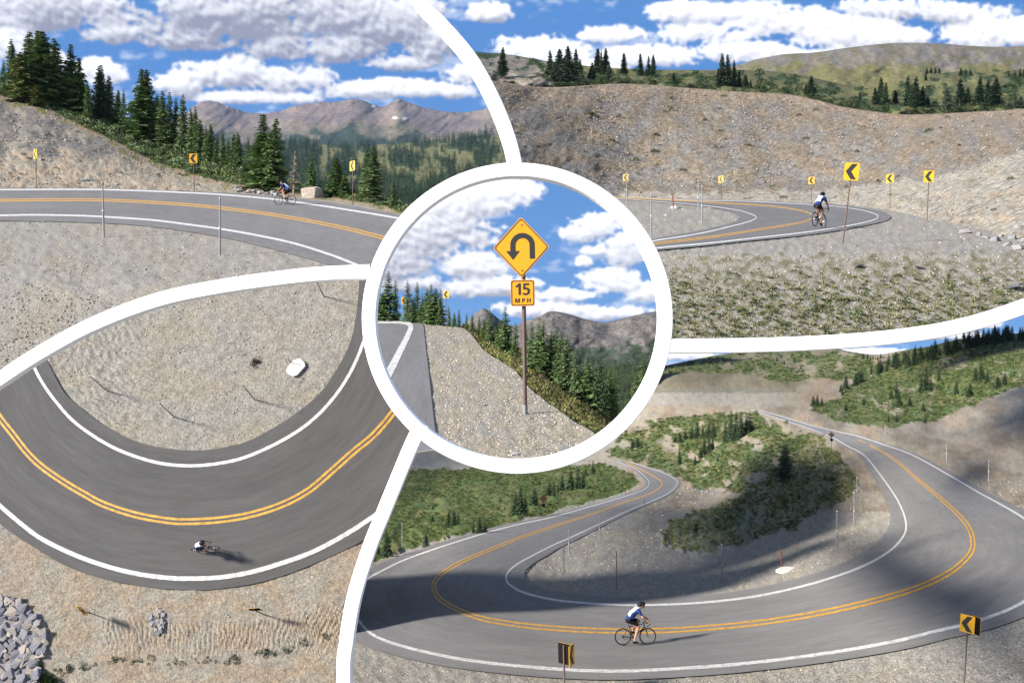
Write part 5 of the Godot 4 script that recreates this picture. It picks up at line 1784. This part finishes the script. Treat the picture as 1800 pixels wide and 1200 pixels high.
	for t in [[830, 588, 551, 1], [842, 592, 556, 3], [860, 606, 537, 1], [851, 600, 560, 2], [873, 610, 558, 0], [890, 622, 536, 0], [882, 618, 560, 2], [905, 630, 565, 3], [925, 642, 572, 1], [935, 648, 563, 1], [945, 656, 556, 0], [957, 664, 558, 3], [968, 670, 574, 1], [978, 676, 570, 0], [988, 684, 580, 3], [996, 690, 585, 1], [1012, 702, 612, 1], [1022, 708, 640, 2], [1035, 716, 613, 0], [1050, 726, 630, 1], [1060, 730, 628, 1], [1070, 732, 640, 0], [1078, 736, 650, 3], [1132, 690, 622, 0], [1118, 704, 650, 1]]:
		tree(b, t[0], t[1], t[2], t[3], lbl, "spruces on the slope below the verge")
	# far valley and range
	var v := Surface.new()
	var vb := c3([[600, 800, 3.3], [1200, 800, 3.3]])
	var vt := c3([[600, 640, 2.3], [900, 650, 2.3], [1040, 648, 2.3], [1200, 628, 2.3]])
	v.curves = [vb, vt]
	setting("valley", sheet(v, 600, 1200, vb, vt, 80, 30, keep4, func(px, py, _p): return Color(.06, .085, .04) * (1.0 + patch(px, py, 6.0) * 0.3), func(_px, _py, _p): return Vector3.ZERO), mats.hill)
	strew("valley_forest", [spruce_crown(81, 0.22, 0.8, Color(1, 1, 1), 9, 2)], mats.leaf, v, [830, 628, 1180, 770], 900, Vector2(18, 34), func(px, py): return keep4(px, py) and py > curve_y(vt, px), [Color(.08, .125, .065), Color(.11, .15, .07), Color(.065, .10, .06)], "spruce forest on the valley floor behind the sign", "forest", 0.03)
	var m := Surface.new()
	var ridge := c3([[600, 590, 1.9], [790, 578, 1.9], [820, 566, 1.9], [838, 548, 1.9], [849, 542, 1.9], [862, 549, 1.9], [885, 566, 1.9], [902, 572, 1.9], [925, 564, 1.9], [950, 556, 1.9], [962, 548, 1.9], [975, 547, 1.9], [1000, 552, 1.9], [1030, 561, 1.9], [1060, 566, 1.9], [1080, 563, 1.9], [1120, 553, 1.9], [1160, 546, 1.9], [1200, 542, 1.9]])
	var foot := c3([[600, 690, 2.25], [1200, 690, 2.25]])
	m.curves = [foot, ridge]
	var rc := func(px, py, _p):
		var up: float = (py - curve_y(ridge, px)) / 75.0 + patch(px, py, 3.0) * 0.4
		var c := Color(.17, .165, .165).lerp(Color(.23, .21, .20), clampf(0.5 + patch(px, py, 2.5, 50.0) * 1.8, 0.0, 1.0))
		c = c.lerp(Color(.06, .09, .06), smoothstep(0.6, 0.85, up))
		return c * (1.0 + patch(px, py, 8.0) * 0.15)
	setting("mountain_range", sheet(m, 600, 1200, foot, ridge, 200, 50, keep4, rc, func(px, py, p): return p * (noise_r.get_noise_2d(px * 0.25 + py * 0.25, py * 0.15) * 0.012 + patch(px, py, 2.0) * 0.008) * clampf((py - curve_y(ridge, px)) / 8.0, 0.0, 1.0), 1.1), mats.far_rock)

# ---------------------------------------------------------------- the double bend with the green knoll
func build_double_bend() -> void:
	var g := Surface.new()
	g.fit(c3([[560, 1500, 75], [1200, 1500, 75], [1900, 1500, 76], [620, 1230, 44], [1000, 1230, 44], [1400, 1230, 45], [1800, 1230, 46], [1860, 1100, 41], [1100, 1135, 35], [1110, 1060, 27], [760, 1030, 26], [640, 1000, 22], [640, 1100, 31], [1268, 1023, 24], [1084, 1033, 24.5], [991, 1014, 21.5], [1054, 949, 14.5], [1133, 908, 10.5], [1000, 930, 13], [900, 925, 13], [770, 960, 17],
		[1190, 850, 5.6], [1141, 848, 5.6], [1100, 812, 3.8], [1040, 890, 9], [1600, 950, 27], [1640, 900, 23], [1850, 960, 31], [1800, 900, 24], [1600, 860, 17.5], [1676, 838, 16], [1570, 815, 13], [1520, 780, 9.5], [1440, 752, 6.5], [1330, 717, 3.8], [1473, 964, 24], [1502, 926, 20], [1300, 970, 17.5], [1200, 970, 15.5], [1400, 900, 13.5], [1378, 845, 10.5], [1268, 865, 6.7], [1200, 800, 4.3], [1290, 780, 5], [1400, 780, 7.2],
		[700, 950, 12], [660, 900, 8], [750, 880, 6], [850, 860, 5], [950, 850, 4.8], [1020, 830, 4], [720, 800, 3.2], [1739, 843, 12.8], [1665, 812, 12.8], [1800, 780, 10.5], [1650, 760, 8], [1557, 770, 9.7], [1800, 700, 7], [1650, 690, 4.5], [1500, 720, 4.5], [1500, 660, 2.4], [1650, 620, 2.6], [1800, 600, 3], [1300, 690, 2.6], [1170, 700, 2.4], [1170, 650, 1.7], [1350, 640, 1.7], [1480, 625, 1.8], [1200, 740, 3.2], [1860, 850, 15]]))
	g.gain = 1.25
	var pairs := [[[1085.5, 811.5], [1108, 812]], [[1117, 824], [1158, 828]], [[1134, 838], [1184, 840]], [[1141.5, 848], [1191, 850]], [[1134.5, 859], [1176.5, 866]], [[1110, 869], [1145, 881.5]], [[1040, 890], [1110, 895.5]], [[970, 909.5], [1057, 920]], [[900, 925], [1005, 944.5]], [[830, 944.5], [970, 960]], [[725, 979.5], [935, 978]], [[672, 1004], [910, 992]], [[641, 1023], [893, 1007]], [[612, 1055], [890, 1021]], [[629, 1091], [900, 1032]], [[672, 1126], [924, 1044]], [[795, 1158], [970, 1055]], [[935, 1175], [1022, 1061]], [[1075, 1182], [1100, 1065]], [[1217, 1176], [1178, 1064]], [[1333, 1166], [1255, 1059]], [[1450, 1151], [1333, 1049]], [[1567, 1131], [1411, 1032]], [[1644, 1112], [1469, 1015]], [[1722, 1093], [1520, 995.6]], [[1800, 1060], [1559, 974]], [[1855, 1010], [1582, 953]], [[1862, 960], [1593, 933]], [[1800, 912], [1591, 910]], [[1755, 885], [1580, 883]], [[1722, 867], [1565, 859]], [[1676, 840], [1547, 834]], [[1606, 801], [1520, 801]], [[1559, 783.6], [1489, 783.6]], [[1512, 768], [1465, 770]], [[1470, 758], [1430, 756]], [[1430, 748.6], [1391, 743]], [[1372, 731], [1353, 731]], [[1333, 721], [1321, 719.5]]]
	var wo := []
	var wi := []
	for p in pairs:
		wo.append(Vector2(p[0][0], p[0][1]))
		wi.append(Vector2(p[1][0], p[1][1]))
	var ea := []
	var eb := []
	var n := (pairs.size() - 1) * 8
	for k in n + 1:
		var o := at_index(wo, k / 8.0)
		var i := at_index(wi, k / 8.0)
		ea.append(o + (o - i) * 0.13)
		eb.append(i + (i - o) * 0.12)
	var rp := road_poly(ea, eb)
	var knoll := poly([[1150, 938], [1165, 920], [1230, 898], [1290, 880], [1340, 850], [1395, 812], [1420, 775], [1445, 768], [1475, 800], [1505, 840], [1508, 868], [1460, 890], [1400, 925], [1320, 950], [1255, 968], [1205, 972], [1170, 955]])
	var mid_hill := poly([[1060, 800], [1100, 760], [1150, 738], [1230, 728], [1320, 726], [1400, 752], [1440, 768], [1395, 812], [1340, 850], [1300, 868], [1240, 858], [1195, 842], [1150, 822], [1100, 808]])
	var left_slope := poly([[600, 1010], [680, 978], [760, 952], [900, 918], [1010, 890], [1100, 862], [1125, 850], [1110, 832], [1060, 815], [900, 822], [700, 826], [600, 840]])
	var right_wood := poly([[1425, 722], [1470, 700], [1520, 655], [1600, 610], [1900, 560], [1900, 640], [1760, 690], [1650, 738], [1560, 752], [1500, 745], [1470, 740]])
	var far_green := poly([[1100, 672], [1200, 640], [1260, 600], [1480, 600], [1520, 625], [1560, 640], [1500, 670], [1440, 665], [1380, 676], [1300, 655], [1200, 655]])
	var fill := poly([[1130, 690], [1170, 682], [1385, 680], [1388, 692], [1376, 716], [1250, 712], [1130, 712]])
	var green_at := func(px: float, py: float) -> float:
		if within(knoll, px, py, 16.0):
			return 0.62 if patch(px, py, 4.0, 19.0) > -0.08 else 0.3
		if within(left_slope, px, py, 6.0):
			return 1.0
		if within(mid_hill, px, py, 10.0):
			return 0.9 if patch(px, py, 2.5, 15.0) > -0.22 else 0.1
		if within(right_wood, px, py, 8.0):
			return 0.95 if patch(px, py, 2.0, 25.0) > -0.3 else 0.4
		if within(far_green, px, py, 6.0):
			return 0.85 if patch(px, py, 2.2, 45.0) > -0.18 else 0.15
		return 0.0
	var colour := func(px, py, _p):
		var c := GRAVEL.lerp(GRAVEL_WARM, clampf(0.15 + patch(px, py, 1.0) * 1.2, 0.0, 1.0))
		if py < 900.0 and px > 1100.0:
			c = GRAVEL_WARM.lerp(SCREE, clampf(0.15 + patch(px, py, 2.0, 70.0) * 1.8, 0.0, 0.8)).lerp(DIRT, clampf(0.1 + patch(px, py, 1.6, 81.0) * 1.6, 0.0, 0.65))
		if within(fill, px, py, 3.0):
			c = Color(.36, .34, .30)
		c *= 1.1
		if py < 690.0 and px < 1400.0:
			c = c.lerp(OLIVE, 0.45)
		var k: float = green_at.call(px, py)
		var gr := GREEN.lerp(MEADOW, clampf(0.35 + patch(px, py, 3.0) * 1.8, 0.0, 1.0))
		return c.lerp(gr, k) * (1.0 + patch(px, py, 6.0, 2.0) * 0.22 + noise_b.get_noise_2d(px * 22.0, py * 26.0) * 0.3)
	var bump := func(px, py, _p):
		if within(rp, px, py):
			return Vector3.ZERO
		return Vector3(0, patch(px, py, 4.0) * 0.04 + (0.6 * patch(px, py, 2.0) if green_at.call(px, py) > 0.5 else 0.0), 0)
	var bottom := c3([[560, 1240], [1900, 1240]])
	var top := c3([[560, 812], [700, 800], [760, 790], [1000, 790], [1090, 700], [1140, 652], [1180, 640], [1240, 628], [1300, 619], [1400, 616], [1470, 613], [1500, 619], [1540, 623], [1580, 617], [1640, 607], [1680, 597], [1750, 590], [1800, 583], [1900, 570]])
	setting("ground", sheet(g, 560, 1840, bottom, top, 420, 200, keep5, colour, bump, 1.3), mats.gravel)
	# the same ground runs on under the eye, to the feet of the hoop's arms
	setting("ground", sheet(g, -700, 2400, c3([[-700, 2600], [2400, 2600]]), c3([[-700, 1238], [2400, 1238]]), 60, 30, keep_all, colour, func(_px, _py, _p): return Vector3.ZERO), mats.gravel)
	var road := setting("road", road_mesh(g, ea, eb, n, 18, 0.05, keep5, 0.235), mats.asphalt)
	paint_line(road, "edge_line", line_mesh(g, pairs.map(func(p): return p[0]), 420, 0.115, 0.0, 0.058, keep5), mats.white_paint)
	paint_line(road, "edge_line", line_mesh(g, pairs.map(func(p): return p[1]), 420, 0.11, 0.0, 0.058, keep5), mats.white_paint)
	var yellow := [[1101, 813], [1127.5, 825.5], [1155.5, 841], [1164, 850], [1157, 859.5], [1134.5, 871], [1092.5, 885], [1040, 904], [970, 927], [917.5, 944.5], [865, 965.5], [816, 986.5], [784.5, 1004], [766, 1021.5], [762.5, 1036], [774, 1055], [802, 1072], [844, 1088], [900, 1098.5], [970, 1106], [1040, 1110], [1110, 1111], [1180, 1109.5], [1255.6, 1104.5], [1333, 1096.7], [1411, 1085], [1489, 1069.5], [1567, 1050], [1625, 1030.6], [1672, 1007], [1699, 984], [1710.6, 964.5], [1708.7, 941], [1699, 921.7], [1679.5, 900], [1656, 879], [1633, 859.5], [1609.5, 840], [1588, 820.6], [1559, 799], [1530, 783]]
	for k in [-1, 1]:
		paint_line(road, "centre_line", line_mesh(g, yellow, 420, 0.085, 0.085 * k, 0.058, keep5), mats.yellow_paint)
	paint_line(road, "dashed_line", line_mesh(g, [[1522, 779], [1495, 767], [1462, 755], [1425, 744], [1380, 732]], 60, 0.11, 0.0, 0.058, keep5, [7, 9]), mats.yellow_paint)
	# stones and plants
	var bare := func(px: float, py: float) -> bool: return keep5(px, py) and not within(rp, px, py) and py > curve_y(top, px) + 4.0 and green_at.call(px, py) < 0.4
	strew("verge_stones", rocks, mats.rock, g, [620, 845, 1820, 1210], 4200, Vector2(1.1, 4.6), bare, [Color(.36, .33, .29), Color(.28, .27, .25), Color(.40, .37, .32), Color(.37, .29, .22)], "loose stones on the bare gravel round the double bend", "stones")
	var planted := func(px: float, py: float) -> bool: return keep5(px, py) and not within(rp, px, py) and py > curve_y(top, px) + 3.0 and rng.randf() < green_at.call(px, py) - 0.05 and (not within(knoll, px, py, 16.0) or patch(px, py, 5.0, 63.0) > 0.0)
	strew("low_scrub", shrubs, mats.leaf, g, [640, 600, 1840, 1000], 15000, Vector2(3, 8), planted, [Color(.13, .21, .065), Color(.105, .175, .06), Color(.18, .225, .075), Color(.145, .20, .095), Color(.22, .235, .095)], "low green scrub covering the knoll and slopes of the double bend", "scrub", 0.2, 0.95)
	strew("knoll_grass", tufts, mats.leaf, g, [1140, 760, 1520, 985], 3000, Vector2(4, 8), func(px, py): return keep5(px, py) and within(knoll, px, py, 16.0), [Color(.23, .25, .085), Color(.28, .26, .11), Color(.16, .22, .07)], "yellow-green grass on the knoll inside the double bend", "grass", 0.2)
	# trees
	for t in [[680, 978, 930, 2], [664, 975, 950, 0]]:
		tree(g, t[0], t[1], t[2], t[3], "dark spruce low on the green slope beside the slanting white arm", "spruces beside the slanting arm")
	for t in [[905, 908, 862, 2], [914, 908, 852, 2], [922, 906, 866, 0], [939, 890, 855, 2]]:
		tree(g, t[0], t[1], t[2], t[3], "tall dark spruce in the clump beside the road on the green slope", "spruce clump by the lower road")
	for t in [[788, 926, 897, 2], [797, 927, 894, 2], [805, 926, 900, 0], [832, 938, 914, 0], [842, 938, 906, 2], [852, 936, 914, 2]]:
		tree(g, t[0], t[1], t[2], t[3], "squat dark conifer halfway along the road edge of the green slope", "squat conifers on the green slope")
	for t in [[760, 918, 903, 2], [761, 897, 887, 2], [880, 884, 871, 2], [887, 898, 889, 0], [748, 962, 938, 4]]:
		tree(g, t[0], t[1], t[2], t[3], "small single conifer out on the open green slope", "small conifers on the open green slope")
	for t in [[965, 872, 846, 2], [973, 872, 843, 1], [981, 868, 848, 0], [988, 862, 830, 2], [1003, 862, 823, 2], [1016, 860, 818, 1], [1025, 858, 828, 0], [1043, 834, 808, 2], [1030, 838, 818, 0], [948, 852, 842, 2], [1052, 846, 836, 0]]:
		tree(g, t[0], t[1], t[2], t[3], "dark conifer in the row climbing the green slope towards the hoop", "row of conifers on the green slope")
	for t in [[1113, 788, 770, 2], [1121, 787, 768, 2], [1128, 788, 774, 0], [1195, 817, 788, 0], [1187, 778, 760, 1], [1196, 778, 757, 2], [1205, 772, 752, 1], [1216, 772, 748, 0], [1225, 771, 736, 1], [1236, 770, 744, 1], [1246, 770, 742, 0], [1254, 770, 737, 1], [1238, 798, 772, 2], [1247, 794, 766, 2], [1253, 790, 770, 0], [1232, 806, 785, 0], [1275, 778, 738, 1], [1285, 776, 719, 1], [1294, 775, 722, 1], [1303, 770, 721, 0], [1312, 764, 724, 1], [1319, 758, 722, 1], [1222, 818, 800, 0], [1262, 812, 800, 0]]:
		tree(g, t[0], t[1], t[2], t[3], "dark conifer on the steep green hillside between the two road arms", "conifers between the two road arms")
	tree(g, 1379, 847, 780, 4, "broad ragged pine standing alone on top of the knoll", "", "pine_tree")
	tree(g, 1224, 937, 918, 2, "dark little bush-like conifer at the low end of the knoll", "")
	tree(g, 1405, 878, 865, 2, "tiny dark conifer among grass high on the knoll", "")
	for t in [[1430, 714, 694, 2], [1437, 714, 692, 2], [1445, 713, 697, 0]]:
		tree(g, t[0], t[1], t[2], t[3], "dark conifer of the trio above the orange road cutting", "trio above the road cutting")
	var along := c3([[1450, 706], [1510, 668], [1560, 645], [1640, 628], [1700, 606], [1760, 597], [1830, 588]])
	for k in 105:
		var px := 1455.0 + 360.0 * pow(rng.randf(), 0.8)
		var py := curve_y(along, px) + rng.randf_range(-4, 9)
		if py < curve_y(top, px) + 2.0:
			py = curve_y(top, px) + 3.0
		tree(g, px, py, py - rng.randf_range(15, 29), [0, 1, 2, 1][k % 4], "dark conifer in the long belt of trees up the far hillside", "belt of conifers up the far hillside")
	for t in [[1567, 702, 682, 2], [1577, 703, 668, 1], [1581, 716, 688, 2], [1600, 716, 694, 0], [1620, 690, 660, 1], [1628, 688, 648, 2], [1636, 688, 662, 0], [1651, 670, 646, 1], [1681, 694, 666, 2], [1706, 698, 672, 2], [1716, 672, 644, 2], [1726, 670, 636, 2], [1736, 672, 650, 0], [1755, 684, 658, 2], [1767, 678, 654, 0], [1563, 742, 726, 0], [1624, 724, 706, 2], [1627, 744, 726, 0], [1577, 742, 724, 2], [1600, 712, 700, 0], [1487, 722, 707, 2], [1519, 712, 696, 0]]:
		tree(g, t[0], t[1], t[2], t[3], "single conifer on the scrubby far hillside below the tree belt", "conifers below the far tree belt")
	for k in 26:
		var px := rng.randf_range(1515, 1560) if k < 10 else rng.randf_range(1250, 1480)
		var py := curve_y(top, px) + (rng.randf_range(2, 6) if k < 10 else rng.randf_range(6, 30))
		tree(g, px, py + 4, py - rng.randf_range(1, 5), 2, "tiny conifer on the farthest green hill of the double bend", "tiny conifers on the farthest hill")
	# rocks, slab, poles, signs, rider
	rock_thing("pale_boulder", g, 1279, 864, 17, Color(.5, .44, .38), "pale boulder at the foot of the green hillside near the lower bend", "", 0.8, 1)
	for i in 14:
		rock_thing("bend_rock", g, 1205 + i * 5.0, 857 + i * 0.9 + rng.randf_range(-2, 2), rng.randf_range(4, 9), Color(.36, .35, .35), "grey rock in the line of stones beside the lower bend", "line of stones beside the lower bend", 0.7)
	pale_slab(g, 1384, 1003, 42, "white stone slab at the foot of the rusty stake, double bend")
	marker_post(g, 1375, 999, 967, "rusty red stake standing behind a white slab on the inner gravel")
	for q in [[991, 1015, 958], [1084, 1034, 969], [1269, 1024, 957], [1000, 977, 932], [1054, 950, 908], [1133, 909, 877]]:
		snow_pole(g, q[0], q[1], q[2], "grey marker pole on the gravel between the knoll and the road's inner line", "marker poles round the inner gravel")
	for q in [[1472, 965, 898], [1502, 927, 866], [1507, 882, 838]]:
		snow_pole(g, q[0], q[1], q[2], "grey marker pole beside the knoll's end where the road climbs", "marker poles by the knoll's end")
	for q in [[1739, 846, 810], [1665, 812, 780], [1557, 771, 746], [1455, 780, 757], [1389, 752, 738], [1353, 737, 727], [1421, 742, 731]]:
		snow_pole(g, q[0], q[1], q[2], "thin marker pole along the climbing road", "marker poles along the climbing road")
	snow_pole(g, 707, 965, 920, "thin grey marker pole out on the green slope by the slanting arm", "")
	sign_from_behind(g, 1462, 788, 758, "rust-backed diamond sign seen from behind beside the climbing road")
	sign_from_behind(g, 955, 908, 868, "reddish back of a warning sign beside spruces on the lower road")
	chevron_sign(g, 994, 1222, 1131, 37, 2.45, -0.03, "dark-backed chevron sign turned away at the outer gravel edge", "", -1.2, -0.4)
	chevron_sign(g, 1694, 1216, 1079, 31, -0.35, -0.06, "yellow chevron sign with a second dark panel at the road's outer edge", "", 2.6, 0.42)
	cyclist(g, 1117, 1136, 0.06, 1.0, "black road bicycle ridden along the outer lane of the double bend", "cyclist in white and blue riding side-on near the yellow lines")


func _ready() -> void:
	rng.seed = 4
	noise_a.seed = 2
	noise_a.frequency = 0.008
	noise_a.fractal_octaves = 5
	noise_b.seed = 9
	noise_b.frequency = 0.012
	noise_b.fractal_octaves = 4
	noise_r.seed = 14
	noise_r.frequency = 0.02
	noise_r.fractal_type = FastNoiseLite.FRACTAL_RIDGED
	noise_r.fractal_octaves = 5
	setup_view()
	setup_materials()
	setup_plants()
	make_cyclist()
	build_hoop()
	build_bend_above_valley()
	old_wood = true
	build_bend_below_scree()
	old_wood = false
	build_loop_from_above()
	build_sign_verge()
	old_wood = true
	build_double_bend()
